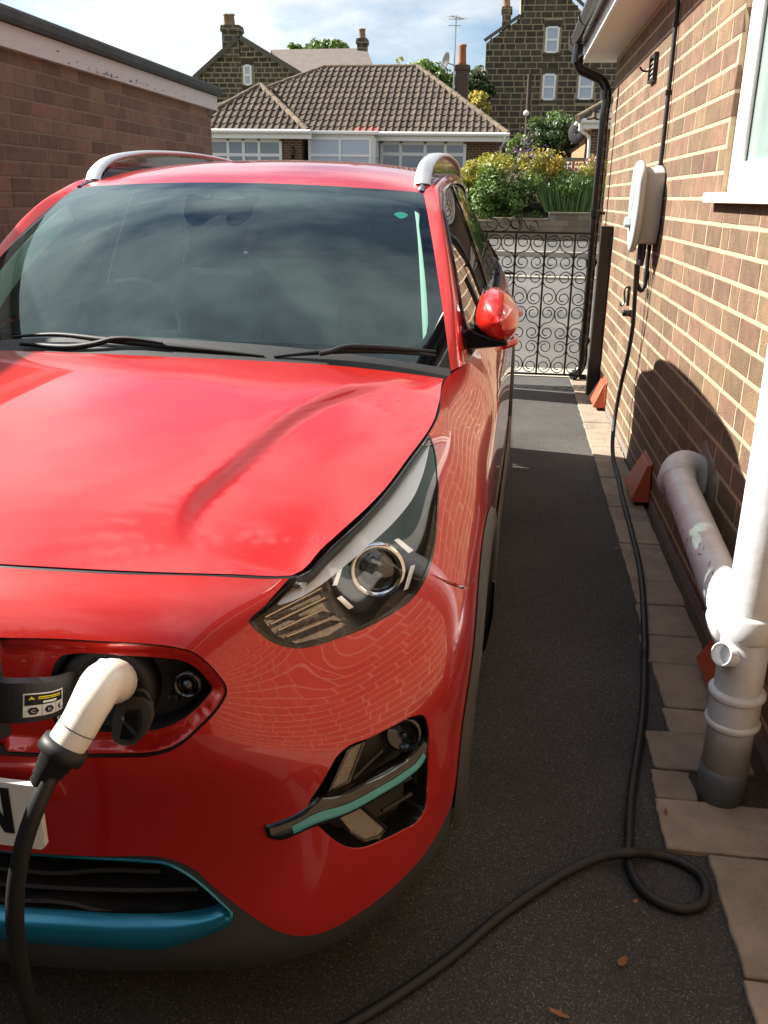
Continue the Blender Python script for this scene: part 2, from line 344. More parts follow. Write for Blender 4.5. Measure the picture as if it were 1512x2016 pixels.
# ---- sandstone edging slabs along the house wall
paving = empty('paving_strip', (.65, 1.5, 0)); tag(paving, 'row of buff sandstone edging slabs along the house wall', kind='structure')
SL = [(7.56,6.9,.60,.765),(6.9,6.48,.595,.765),(6.48,6.2,.592,.765),(6.2,5.93,.59,.765),(5.93,5.6,.588,.765),(5.6,5.3,.585,.762),(5.3,5.05,.583,.76),(5.05,4.67,.578,.75),(4.67,4.37,.575,.748),(4.37,4.19,.574,.748),(4.19,4.0,.573,.745),(4.0,3.7,.57,.742),(3.7,3.3,.566,.74),(3.3,3.08,.562,.738),(3.08,2.83,.553,.735),(2.83,2.63,.533,.735),(2.63,2.36,.547,.735),(2.36,2.23,.537,.733),(2.23,2.05,.470,.73),(2.05,1.925,.457,.557),(1.925,1.735,.450,.76),(1.735,1.387,.541,.95),(1.387,1.0,.535,.95),(1.0,.6,.53,.95),(.6,.2,.53,.95),(.2,-.4,.53,.95)]
for i, (ya, yb, xa, xb) in enumerate(SL):
    g = .0035; n = 5; L_ = []
    def jag(a, b, k, amp):
        return [tuple(np.array(a)+(np.array(b)-np.array(a))*t+RNG.uniform(-amp, amp, 2)) for t in np.linspace(0, 1, k)[:-1]]
    A, B, Cc, D = (xa, yb+g), (xb, yb+g), (xb, ya-g), (xa, ya-g)
    poly = jag(A, B, 6, .0022)+jag(B, Cc, 6, .004)+jag(Cc, D, 6, .0022)+jag(D, A, 10, .0028)
    mb = MB(); mb.prism(poly, -.03, .013+RNG.uniform(-.002, .002), lambda a, b, t: (a, b, t)); s = mb.build('slab', M_SLAB, None, bevel=.003, seg=1)
    s.parent = paving; s.matrix_parent_inverse = paving.matrix_world.inverted(); s.location = (0, 0, 0)
    s.matrix_parent_inverse = Matrix.Translation((-.65, -1.5, 0))
# ---- brickwork
def brick_mesh(name, L_, h, d, m, seed, ch=.003):
    r = np.random.RandomState(seed); j = lambda: r.uniform(-.0022, .0022)
    a, b = L_/2, h/2; V = []
    for (x, z) in ((-a, -b), (a, -b), (a, b), (-a, b)): V.append((x+j(), 0.02, z+j()))
    for (x, z) in ((-a, -b), (a, -b), (a, b), (-a, b)): V.append((x*1.0+j(), -d+ch*.8, z+j()*.6))
    for (x, z) in ((-a+ch, -b+ch), (a-ch, -b+ch), (a-ch, b-ch), (-a+ch, b-ch)): V.append((x+j(), -d+j()*.4, z+j()*.5))
    Fc = [(8, 9, 10, 11)]+[(i, (i+1) % 4, 4+(i+1) % 4, 4+i) for i in range(4)]+[(4+i, 4+(i+1) % 4, 8+(i+1) % 4, 8+i) for i in range(4)]
    return mesh_data(name, V, Fc, m)
def brickwork(parent, to_world, rows, z0, ch, L_, joint, u0, u1, keep, m, mi, limit=300, proud=.006, halves=True, seed=1, name='brick', stuff='far_bricks', rot=None, jitter=.15, pieces=True, spans=None):
    """courses of single bricks in a wall plane; to_world(u, z) -> point on the mortar face.
    The largest in view become parts, the others one joined part."""
    r = np.random.RandomState(seed); h = ch-joint
    P = []
    for k in range(rows):
        z = z0+(k+.5)*ch; u = u0-(L_+joint)*(.5 if k % 2 else 0)-r.uniform(0, jitter)*L_
        while u < u1:
            l = L_*(1+r.uniform(-.06, .06)); 
            if halves and r.rand() < .08: l = L_*.46
            for s0, s1 in (spans(z) if spans else [(u0, u1)]):
                a, b = max(u, s0), min(u+l, s1)
                if b-a > .03 and keep((a+b)/2, z, (b-a)/2): P.append(((a+b)/2, z, b-a))
            u += l+joint
    pts = np.array([to_world(u, z) for u, z, _ in P]); pr = project(pts)
    vis = (pr[:, 2] > .1) & (pr[:, 0] > -60) & (pr[:, 0] < 1572) & (pr[:, 1] > -60) & (pr[:, 1] < 2076)
    order = np.argsort(np.where(vis, pr[:, 2], 1e9)); single = set(order[:min(limit, vis.sum())].tolist()) if pieces else set()
    lib = {}; mb = MB()
    for i, (u, z, l) in enumerate(P):
        key = (round(l/(L_*.04)), i % 3)
        if key not in lib: lib[key] = brick_mesh(name, l, h, proud, m, hash(key) % 9999)
        me = lib[key]; R = Matrix.Rotation(rot or 0, 4, 'Z')
        if i in single:
            o = bpy.data.objects.new(name, me); COL.objects.link(o); o.parent = parent; o.matrix_parent_inverse = parent.matrix_world.inverted() if False else Matrix.Identity(4)
            o.location = Vector(pts[i])-parent.location; o.rotation_euler = (0, 0, rot or 0)
        else:
            V = [R @ v.co+Vector(pts[i])-parent.location for v in me.vertices]; mb.add([tuple(v) for v in V], [tuple(p.vertices) for p in me.polygons])
    if mb.V:
        o = obj(stuff, mb.V, mb.F, mi, parent); o['kind'] = 'stuff'
# ---- the house on the right
house = empty('brick_house', (.77, 4.0, 0), 'brown brick house with buff mortar, white window and black gutter', 'house')
WX = .77; RW = math.radians(-90)              # brick outward normal is -y turned to -x
def loc(o, root): o.location = tuple(-Vector(root.location)); return o
WIN_Y0, WIN_Y1, WIN_Z0, WIN_Z1 = 1.55, 3.57, 1.452, 2.30
mb = MB(); mb.prism([(-4, -.1), (7.75, -.1), (7.75, 2.6), (-4, 2.6)], 0, 1, lambda a, b, t: (WX+t*.0, a, b)) if False else None
def wall_with_hole(x, th):
    m = MB()
    m.box((x, -4, -.1), (x+th, WIN_Y0, 2.60)); m.box((x, WIN_Y1, -.1), (x+th, 7.75, 2.60))
    m.box((x, WIN_Y0, -.1), (x+th, WIN_Y1, WIN_Z0)); m.box((x, WIN_Y0, WIN_Z1), (x+th, WIN_Y1, 2.60)); m.box((x, 7.70, -.1), (x+6, 7.745, 2.60)); return m
loc(wall_with_hole(WX, .11).build('wall', M_MORT, house), house)
loc(MB().box((WX-.004, -4, -.05), (WX, 7.74, .055)).build('plinth', M_CONC, house), house)
CH = .0892; Z0 = 1.43-16*CH
def keep_h(u, z, hl):
    y = u
    if (y-3.14)**2+(z-.47)**2 < .075**2: return False
    return True
def hw_(u, z): return (WX, u, z)
# far pieces: the window edge needs whole bricks to stop at it
brickwork(house, hw_, 27, Z0, CH, .238, .0125, -3.9, 7.745, keep_h, M_BRK, M_BRKI, 300, .002, seed=3, rot=RW, spans=lambda z: [(-3.9, WIN_Y0), (WIN_Y1, 7.745)] if WIN_Z0-.04 < z < WIN_Z1+.02 else [(-3.9, 7.745)])
# soffit, fascia, gutter, roof
loc(MB().box((.53, -4, 2.44), (WX+.1, 7.95, 2.455)).build('soffit', mat('cream_soffit', (.74, .68, .56), .5), house), house)
loc(MB().box((.512, -4, 2.425), (.53, 7.97, 2.60)).build('fascia', M_UPVC, house), house)
loc(MB().prism([(.47, 2.60), (.47, 2.62), (4.0, 4.6), (4.0, 4.58)], -4, 8.0, lambda a, b, t: (a, t, b)).build('roof', mat('dark_roof', (.05, .045, .04), .8), house), house)
a_ = np.linspace(0, math.pi, 13); gp = [(.455-.055*math.cos(a), 2.555-.055*math.sin(a)) for a in a_]; gi = [(.455-.05*math.cos(a), 2.555-.05*math.sin(a)) for a in a_][::-1]
loc(MB().prism(gp+gi, -4, 7.9, lambda a, b, t: (a, t, b)).build('gutter', M_BPVC, house, smooth=True), house)
for y in np.arange(-3.2, 7.8, .9): loc(MB().prism([(.455-.062*math.cos(a), 2.56-.062*math.sin(a)) for a in a_]+[(.455-.052*math.cos(a), 2.56-.052*math.sin(a)) for a in a_][::-1], y, y+.06, lambda a, b, t: (a, t, b)).build('gutter_bracket', M_BPVC, house), house)
# window
wn = empty('window', (0, 0, 0)); wn.parent = house; wn.location = tuple(-Vector(house.location))
def frame_bar(lo, hi, nm='frame', m=M_UPVC, bev=.006): return MB().box(lo, hi).build(nm, m, wn, bevel=bev)
fx0, fx1 = WX+.02, WX+.09
frame_bar((fx0, WIN_Y1-.065, WIN_Z0), (fx1, WIN_Y1, WIN_Z1)); frame_bar((fx0, WIN_Y0, WIN_Z0), (fx1, WIN_Y0+.065, WIN_Z1))
frame_bar((fx0, WIN_Y0+.066, WIN_Z0), (fx1, WIN_Y1-.066, WIN_Z0+.065)); frame_bar((fx0, WIN_Y0+.066, WIN_Z1-.065), (fx1, WIN_Y1-.066, WIN_Z1))
for a, b, c, d in ((WIN_Y1-.105, WIN_Y1-.067, WIN_Z0+.067, WIN_Z1-.067), (WIN_Y0+.067, WIN_Y0+.105, WIN_Z0+.067, WIN_Z1-.067)): frame_bar((fx0+.012, a, c), (fx1, b, d), 'glazing_bead')
frame_bar((fx0+.012, WIN_Y0+.106, WIN_Z0+.067), (fx1, WIN_Y1-.106, WIN_Z0+.10), 'glazing_bead')
frame_bar((fx0+.03, WIN_Y0+.1, WIN_Z0+.1), (fx0+.036, WIN_Y1-.106, WIN_Z1-.1), 'pane', M_WGL, 0)
frame_bar((fx0+.026, WIN_Y1-.112, WIN_Z0+.1), (fx0+.029, WIN_Y1-.106, WIN_Z1-.1), 'gasket', M_RUB0 if False else M_BPVC, 0)
frame_bar((WX-.045, WIN_Y0-.09, 1.414), (fx1, WIN_Y1+.09, 1.450), 'sill', M_UPVC, .008)
# ---- garage on the left
GX = -2.80; GTOP = 2.165
garage = empty('brick_garage', (GX, 6.0, 0), 'flat roofed red brown brick garage with white fascia', 'garage')
loc(MB().box((GX-3.0, -6, -.05), (GX, 8.75, GTOP+.05)).build('wall', M_GMORT, garage), garage)
brickwork(garage, lambda u, z: (GX, u, z), 26, -.02, .084, .232, .010, -5.9, 8.745, lambda u, z, h: True, M_GBRK, M_GBRKI, 300, .0022, seed=9, rot=math.radians(90))
loc(MB().box((GX-.02, -6, GTOP-.012), (GX+.045, 8.83, 2.275)).build('fascia', M_PAINTW, garage, bevel=.003), garage)
loc(MB().box((GX-3.05, 8.76, GTOP-.012), (GX+.04, 8.825, 2.27)).build('end_fascia', M_PAINTW, garage, bevel=.003), garage)
loc(MB().prism([(GX-3.05, 2.277), (GX+.075, 2.277), (GX+.085, 2.30), (GX+.08, 2.34), (GX+.055, 2.362), (GX+.0, 2.372), (GX-3.05, 2.36)], -6, 8.88, lambda a, b, t: (a, t, b)).build('felt_roof', M_FELT, garage), garage)
# flakes where the old paint has gone
fl = MB(); rr_ = random.Random(4)
for k in range(46):
    y = rr_.choice([rr_.uniform(5.6, 8.5), rr_.gauss(6.6, .35)]); z = GTOP-.006+abs(rr_.gauss(0, .018)); s = rr_.uniform(.006, .028)
    fl.add([(GX+.0462, y-s, z), (GX+.0462, y+s*rr_.uniform(.2, 1), z+.004), (GX+.0462, y-s*.3, z+s*.55)], [(0, 1, 2)])
loc(fl.build('paint_flakes', mat('bare_grey_wood', (.10, .09, .09), .9), garage), garage)
# ================================================================== CAR
CAR_X, CAR_Y, CAR_T = -0.875, 1.0, math.radians(1.5)
def w2c(P):
    P = np.atleast_2d(P); dx, dy = P[:, 0]-CAR_X, P[:, 1]-CAR_Y
    return np.c_[dx*math.cos(CAR_T)-dy*math.sin(CAR_T), dx*math.sin(CAR_T)+dy*math.cos(CAR_T), P[:, 2]]
def c2w(p):
    p = np.atleast_2d(p); x, y = p[:, 0], p[:, 1]
    return np.c_[CAR_X+x*math.cos(CAR_T)+y*math.sin(CAR_T), CAR_Y-x*math.sin(CAR_T)+y*math.cos(CAR_T), p[:, 2]]
CCAM = w2c(CAM)[0]
def cray(u, v): return w2c(CAM+ray(u, v))[0]-CCAM
def cy_(u, v, y): d = cray(u, v); return CCAM+d*((y-CCAM[1])/d[1])
def cx_(u, v, x): d = cray(u, v); return CCAM+d*((x-CCAM[0])/d[0])
def pix(p):
    c = (c2w(p)-CAM) @ AX; return np.c_[CX+F_PX*c[:, 0]/c[:, 2], CY+F_PX*c[:, 1]/c[:, 2]]
M_RED = mat('car_paint_red', (.52, .014, .008), .30, .22, coat=1.0, coat_rough=.015)
M_BLK = mat('gloss_black_plastic', (.008, .008, .009), .12, coat=.6)
M_TRIM = mat('textured_black_plastic', (.022, .022, .023), .55, bump=.25, bscale=900)
M_GREYTRIM = mat('grey_cladding_plastic', (.045, .046, .048), .5, bump=.15, bscale=900)
M_INNER = mat('dark_void', (.004, .004, .004), .8)
M_TEAL = mat('teal_satin_trim', (.015, .22, .34), .3, .6, coat=.5)
M_TEAL2 = mat('aqua_trim_strip', (.05, .30, .32), .3, .3, coat=.5)
M_CHROME = mat('chrome', (.82, .83, .85), .06, 1.0)
M_SILVER = mat('satin_silver_rail', (.62, .62, .61), .42, .9)
M_RUB = mat('black_rubber', (.012, .012, .012), .55)
M_WHITEP = mat('plate_white', (.72, .72, .70), .3)
M_CREAM = mat('cream_white_plastic', (.80, .76, .66), .28, coat=.3)
M_INT = mat('interior_charcoal', (.018, .019, .02), .65)
M_INTL = mat('pale_grey_pillar_trim', (.55, .56, .54), .7)
M_WS = glass_mat('windscreen_glass', (.58, .80, .72), 0.0, 1.88, refl=(.80, 1.0, .98), body=.034, body_col=(.42, .54, .54))
M_RG = glass_mat('privacy_glass', (.02, .025, .025), 0.0, 1.6)
M_SG = glass_mat('side_window_glass', (.16, .20, .18), 0.0, 1.7)
M_LENS = glass_mat('headlamp_lens', (.93, .94, .94), 0.0, 1.5)
M_FRIT = glass_mat('black_glass_border', (0, 0, 0), 0.0, 1.88, body=1.0, body_col=(.004, .004, .005), refl=(.80, 1.0, .98))
M_TYRE = mat('tyre_rubber', (.018, .018, .018), .7)
M_RIM = mat('alloy_grey', (.25, .25, .26), .3, .9)
car = empty('car', (CAR_X, CAR_Y, 0), 'glossy red electric SUV plugged into a charger on the drive', 'car', rz=-CAR_T)
# ---- shell control net: widest plan outline and the upper edge (bonnet seam, then belt line)
PLAN = [(0,0),(.2,.006),(.38,.03),(.5,.058),(.59,.10),(.67,.165),(.735,.245),(.795,.345),(.834,.46),(.848,.60),(.852,.85),(.853,1.10),(.853,1.35),(.853,1.8),(.857,2.4),(.857,3.0),(.848,3.5),(.81,3.95),(.70,4.22),(.40,4.34),(0,4.37)]
TOP = [(0,.125,.895),(.2,.135,.893),(.36,.16,.887),(.48,.20,.876),(.575,.25,.862),(.604,.33,.872),(.636,.43,.888),(.668,.56,.907),(.692,.69,.929),(.716,.85,.949),(.722,1.02,.972),(.716,1.2,.995),(.748,1.36,1.005),(.775,1.8,1.02),(.785,2.4,1.04),(.78,3.0,1.07),(.76,3.5,1.1),(.70,3.9,1.12),(.6,4.12,1.1),(.36,4.22,1.1),(0,4.25,1.1)]
ZL = [.20, .25, .31, .40, .50]; TU = [.2, .38, .56, .72, .85, .94, 1.0]
VK = np.array([0, .05, .11, .20, .30, .38, .45, .52, .585, .65, .72, .80])
FRONT_D = [.05, .02, .015, .03, .028]; CORN_D = [.03, .008, .001, .0, .002]; SIDE_D = [.03, .012, .005, .0, .0]
FRONT_A = [.10, .0, .05, .16, .38, .66, 1]; CORN_A = [.0, .03, .17, .43, .68, .87, 1]; SIDE0_A = [.0, .03, .14, .37, .62, .83, 1]; SIDE_A = [.0, .0, .05, .22, .50, .77, 1]; DOOR_A = [.0, .02, .06, .16, .4, .7, 1]
def _prof(i):
    f = np.array(FRONT_D+FRONT_A); c = np.array(CORN_D+CORN_A); s = np.array(SIDE_D+SIDE_A); s0 = np.array(SIDE_D+SIDE0_A); d = np.array(SIDE_D+DOOR_A)
    ks = [0, 2, 5.5, 7.5, 8.8, 10.2, 12, 16.5, 18.5, 20]; vs = [f, f, c, c, s0, s, d, d, c, f]
    j = max(k for k in range(len(ks)) if ks[k] <= i); j = min(j, len(ks)-2); t = (i-ks[j])/(ks[j+1]-ks[j]); t = t*t*(3-2*t)
    return vs[j]*(1-t)+vs[j+1]*t
_P = np.array(PLAN); UK = np.r_[0, np.cumsum(np.linalg.norm(np.diff(_P, axis=0), axis=1))]
_W = basis(UK, UK+1e-4)@_P-basis(UK, UK-1e-4)@_P; _tan = _W/np.linalg.norm(_W, axis=1)[:, None]; _tan[0] = (1, 0); _tan[-1] = (-1, 0)
_nor = np.c_[_tan[:, 1], -_tan[:, 0]]         # outward in plan
NET = np.zeros((len(PLAN), 12, 3))
for i in range(len(PLAN)):
    pr = _prof(i); T = np.array(TOP[i])
    for j in range(5): NET[i, j] = (*(_P[i]-_nor[i]*pr[j]), ZL[j])
    for j in range(7):
        NET[i, 5+j, :2] = _P[i]+(T[:2]-_P[i])*pr[5+j]; NET[i, 5+j, 2] = .5+TU[j]*(T[2]-.5)
def shell(uv):
    uv = np.atleast_2d(uv); return np.einsum('qi,qj,ijk->qk', basis(UK, uv[:, 0], True), basis(VK, uv[:, 1], True), NET)
def shell_n(uv): return -surf_normals(shell, np.atleast_2d(uv)) if _flip else surf_normals(shell, np.atleast_2d(uv))
_flip = False
_flip = shell_n(np.array([[.1, .45]]))[0][1] > 0
_gu, _gv = np.meshgrid(np.linspace(0, UK[-1]*.8, 240), np.linspace(0, .8, 60)); _guv = np.c_[_gu.ravel(), _gv.ravel()]; _gp = shell(_guv)
_gn = shell_n(_guv); _vis = ((CCAM-_gp)*_gn).sum(1) > 0
_gpx = pix(_gp)
def _solve(fn, G, mask, target, iters=25):
    T = np.atleast_2d(np.array(target, float)); out = []
    for t in T:
        d = ((G-t)**2).sum(1); d = np.where(mask, d, 1e18); out.append(_guv[np.argmin(d)])
    uv = np.array(out); e = 1e-4
    for _ in range(iters):
        r = fn(shell(uv))-T; ju = (fn(shell(uv+[e, 0]))-fn(shell(uv-[e, 0])))/(2*e); jv = (fn(shell(uv+[0, e]))-fn(shell(uv-[0, e])))/(2*e)
        det = ju[:, 0]*jv[:, 1]-ju[:, 1]*jv[:, 0]; det = np.where(abs(det) < 1e-9, 1e-9, det)
        st = np.c_[(r[:, 0]*jv[:, 1]-r[:, 1]*jv[:, 0])/det, (ju[:, 0]*r[:, 1]-ju[:, 1]*r[:, 0])/det]
        uv = uv-np.clip(st, -.03, .03)
    return uv
_front_mask = _vis & (_gp[:, 1] < 1.4)
def on_shell(px): return _solve(pix, _gpx, _front_mask, px)
_side_mask = _guv[:, 0] > .75
def on_side(yz): return _solve(lambda p: p[:, 1:3], _gp[:, 1:3], _side_mask, yz)
def shell_off(uv, d): uv = np.atleast_2d(uv); return shell(uv)+shell_n(uv)*d
VT = VK[-1]
def u_of_top(y):
    """column parameter where the upper edge reaches length y"""
    t = np.linspace(0, UK[-1], 2000); yy = (basis(UK, t)@np.array(TOP))[:, 1]; return float(np.interp(y, yy, t))
def mirrored(V, Fc, Nn=None):
    V = np.asarray(V); Fc = np.asarray(Fc); k = len(V); V2 = V*[-1, 1, 1]
    Fm = Fc[:, ::-1]+k; Vo = np.vstack([V, V2]); Fo = np.vstack([Fc, Fm])
    return (Vo, Fo, None) if Nn is None else (Vo, Fo, np.vstack([Nn, Nn*[-1, 1, 1]]))
def orient(V, Fc, Nn):
    a = V[Fc[:, 0]]; n = np.cross(V[Fc[:, 1]]-a, V[Fc[:, 2]]-a); bad = (n*Nn[Fc[:, 0]]).sum(1) < 0
    Fc = Fc.copy(); Fc[bad] = Fc[bad][:, ::-1]; return Fc
def panel(name, outer, holes, m, step=.012, off=0.0, parent=None, mirror=True, both=None, S=None, NF=None, lip=.008, jit=None):
    """skin panel cut from a surface, with its edges folded in"""
    S = S or shell; NF = NF or shell_n; parent = parent or car
    loops = [densify(outer, step)]+[densify(h, step*.8) for h in holes]
    uv, tri = cdt_patch(loops[0], loops[1:], step); Nn = NF(uv); V = S(uv)+Nn*off; tri = orient(V, tri, Nn)
    Vs, Fs, Ns = V, tri, Nn
    if lip > 0:
        for L_ in loops:
            q = np.array(L_); n = NF(q); a = S(q)+n*off; b = a-n*lip; k = len(Vs); nn = len(q)
            i = np.arange(nn); j = (i+1) % nn; f = np.r_[np.c_[k+i, k+j, k+nn+j], np.c_[k+i, k+nn+j, k+nn+i]]
            Vs = np.vstack([Vs, a, b]); Fs = np.vstack([Fs, f]); Ns = np.vstack([Ns, n, n])
    if mirror == 'one': Vs, Fs, Ns = mirrored(Vs, Fs, Ns)
    elif mirror: obj(name, Vs*[-1, 1, 1], Fs[:, ::-1], m, parent, normals=Ns*[-1, 1, 1])
    return obj(name, Vs, Fs, m, parent, normals=Ns)
def ring(name, A, B, m, parent=None, mirror=False, smooth=True):
    """ribbon between two closed 3D loops with equal counts"""
    A = np.asarray(A); B = np.asarray(B); n = len(A); i = np.arange(n); j = (i+1) % n
    V = np.vstack([A, B]); Fc = np.r_[np.c_[i, j, n+j], np.c_[i, n+j, n+i]]
    if mirror: V, Fc, _ = mirrored(V, Fc)
    return obj(name, V, Fc, m, parent or car, smooth=smooth)
def fan(A):
    A = np.asarray(A); c = A.mean(0); n = len(A); V = np.vstack([A, c]); return V, np.array([(i, (i+1) % n, n) for i in range(n)])
def shrink(loop, f, c=None):
    L_ = np.asarray(loop, float); c = L_.mean(0) if c is None else c; return c+(L_-c)*f
# ---- feature outlines found on the shell
SCALE5 = lambda P: [(480+x/2.908, 820+y/2.908) for x, y in P]
head_low = on_shell(SCALE5([(120,1085),(60,1135),(28,1170),(50,1205),(90,1240),(140,1280),(200,1308),(300,1328),(420,1310),(560,1265),(700,1210),(850,1130),(960,1050),(1030,950),(1070,850),(1100,700),(1115,500),(1115,350),(1100,210),(1075,120)]))
uA, uB = float(UK[4]), u_of_top(.83)
head_top = [(u, VT-.007) for u in np.linspace(uB, uA, 14)]
HEAD = smooth_loop([tuple(p) for p in head_low], closed=False, step=.01)+head_top
clad = on_shell([(20,1676),(200,1686),(330,1690),(370,1704),(420,1745),(500,1806),(560,1838),(600,1843),(640,1834),(700,1802),(800,1722),(862,1640),(890,1580)])
th = np.linspace(math.radians(172), math.radians(8), 40)
ARCH_R = .425
arch_f = on_side([(.87+ARCH_R*math.cos(a), .33+ARCH_R*math.sin(a)) for a in th])
seam = on_shell([(846,1133),(880,1146),(915,1158)])
# where the seam runs into the arch
k_seam = int(np.argmin([abs(t-math.radians(118)) for t in th]))
clad_line = [(0.0, float(clad[0][1]))]+smooth_loop([tuple(p) for p in clad], closed=False, step=.012)
BUMP = [(0.0, VT-.004), (uA-.01, VT-.004)]+[tuple(p) for p in HEAD[:-len(head_top)] if True]
k_r = int(np.argmin([np.hypot(*(np.array(p)-seam[0])) for p in HEAD[:-len(head_top)]]))
head_free = HEAD[:-len(head_top)]
gap = .0018
BUMP = [(0.0, VT-.004), (uA-.012, VT-.004)]+[tuple(p) for p in head_free[:k_r+1]]+[(p[0]-gap, p[1]-gap) for p in seam[1:]]+[(arch_f[k_seam][0]-gap, arch_f[k_seam][1])]+[tuple(p) for p in arch_f[:k_seam][::-1] if p[0] > clad_line[-1][0]+.004]+clad_line[::-1]
S6 = lambda P: [(x/3.024, 1200+y/3.024) for x, y in P]
port_px = S6([(40,168),(300,172),(600,187),(900,205),(1040,222),(1150,252),(1220,300),(1300,385),(1350,462),(1352,500),(1310,580),(1180,720),(1090,800),(1000,850),(900,874),(700,882),(400,882),(40,872)])
port_uv = on_shell(port_px)
PORT = [(0.0, float(port_uv[0][1]))]+smooth_loop([tuple(p) for p in port_uv], closed=False, step=.008)+[(0.0, float(port_uv[-1][1]))]
S7 = lambda P: [(450+x/2.749, 1300+y/2.749) for x, y in P]
FOG = smooth_loop([tuple(p) for p in on_shell(S7([(1060,300),(1000,302),(900,350),(760,420),(640,470),(590,515),(540,600),(480,700),(435,770),(440,850),(470,885),(520,930),(600,992),(650,1015),(720,1018),(830,980),(950,920),(1035,865),(1065,815),(1080,700),(1085,500),(1082,350)]))], step=.008)
S8 = lambda P: [(x/2.52, 1500+y/2.52) for x, y in P]
gr_out = on_shell(S8([(30,446),(400,478),(700,494),(830,508),(900,540),(1000,608),(1100,700),(1160,772),(1150,800),(1060,850),(950,895),(820,930),(600,932),(300,912),(30,888)]))
GRILLE = [(0.0, float(gr_out[0][1]))]+[tuple(p) for p in gr_out]+[(0.0, float(gr_out[-1][1]))]
gr_in = on_shell(S8([(30,462),(400,490),(690,508),(815,530),(880,565),(985,650),(1070,720),(1112,745),(1090,755),(1000,785),(930,797),(850,806),(600,810),(300,792),(30,772)]))
GRILLE_IN = [(0.0, float(gr_in[0][1]))]+[tuple(p) for p in gr_in]+[(0.0, float(gr_in[-1][1]))]
CLADF = clad_line+[tuple(p) for p in arch_f[:4] if p[0] > clad_line[-1][0]+.01]
u_end = float(clad_line[-1][0])+.015
CLADF = clad_line+[(u_end, clad_line[-1][1]+.012), (u_end, .002), (0.0, .002)]
# ---- skin panels
bumper = panel('front_bumper', BUMP, [PORT, FOG], M_RED, .011, mirror='one')
panel('bumper_cladding', CLADF, [GRILLE], M_GREYTRIM, .014, off=-.004, mirror='one')
uD = on_side([(1.335, z) for z in np.linspace(.99, .45, 12)])
FEND = [tuple(p) for p in head_free[k_r:]]+[(u, VT-.003) for u in np.linspace(uB+.01, u_of_top(1.34), 16)]+[tuple(p) for p in uD[1:]]+[tuple(p) for p in arch_f[::-1] if p[0] < uD[-1][0]-.004 and p[0] > arch_f[k_seam][0]+.004]+[(arch_f[k_seam][0]+gap, arch_f[k_seam][1])]+[(p[0]+gap, p[1]+gap) for p in seam[1:][::-1]]
panel('front_wing', FEND, [], M_RED, .013)
def side_panel(name, y0, y1, zlo=.45, step=.02, arch=None):
    a = on_side([(y0, z) for z in np.linspace(zlo, .98, 12)]); b = on_side([(y1, z) for z in np.linspace(.98, zlo, 12)])
    top = [(u, VT-.003) for u in np.linspace(u_of_top(y0), u_of_top(y1), 16)]
    bot = [(y, zlo) for y in np.linspace(y1, y0, 30)][1:-1]
    if arch: 
        bb = []
        for y, z in bot:
            d = ARCH_R**2-(y-arch)**2; bb.append((y, max(zlo, .33+math.sqrt(d)) if d > 0 else zlo))
        bot = bb
    bot = on_side(bot)
    panel(name, [tuple(p) for p in a]+top+[tuple(p) for p in b]+[tuple(p) for p in bot], [], M_RED, step)
side_panel('front_door', 1.339, 2.42); side_panel('rear_door', 2.424, 3.28, arch=3.57); side_panel('rear_quarter', 3.284, 4.02, arch=3.57)
# tail and the dark inner shell behind every gap
def sheet(name, u0, u1, nu, v0, v1, nv, off, m, parent=car):
    uu, vv = np.meshgrid(np.linspace(u0, u1, nu), np.linspace(v0, v1, nv)); uv = np.c_[uu.ravel(), vv.ravel()]; Nn = shell_n(uv); V = shell(uv)+Nn*off
    Fc = np.array([(j*nu+i, j*nu+i+1, (j+1)*nu+i+1) for j in range(nv-1) for i in range(nu-1)]+[(j*nu+i, (j+1)*nu+i+1, (j+1)*nu+i) for j in range(nv-1) for i in range(nu-1)])
    Fc = orient(V, Fc, Nn); V, Fc, Nn = mirrored(V, Fc, Nn); return obj(name, V, Fc, m, parent, normals=Nn)
uT = float(on_side([(4.022, .7)])[0][0])
sheet('tailgate', uT, UK[-1], 24, .2, VT-.003, 16, 0, M_RED)
sheet('rear_bumper', uT, UK[-1], 24, .0, .2, 6, 0, M_GREYTRIM)
# dark inner body, only behind the side seams (front is open for lamps and port)
u_s = float(arch_f[k_seam][0])
sheet('inner_body', u_s+.2, uT, 60, .30, VT-.02, 8, -.014, M_INNER)
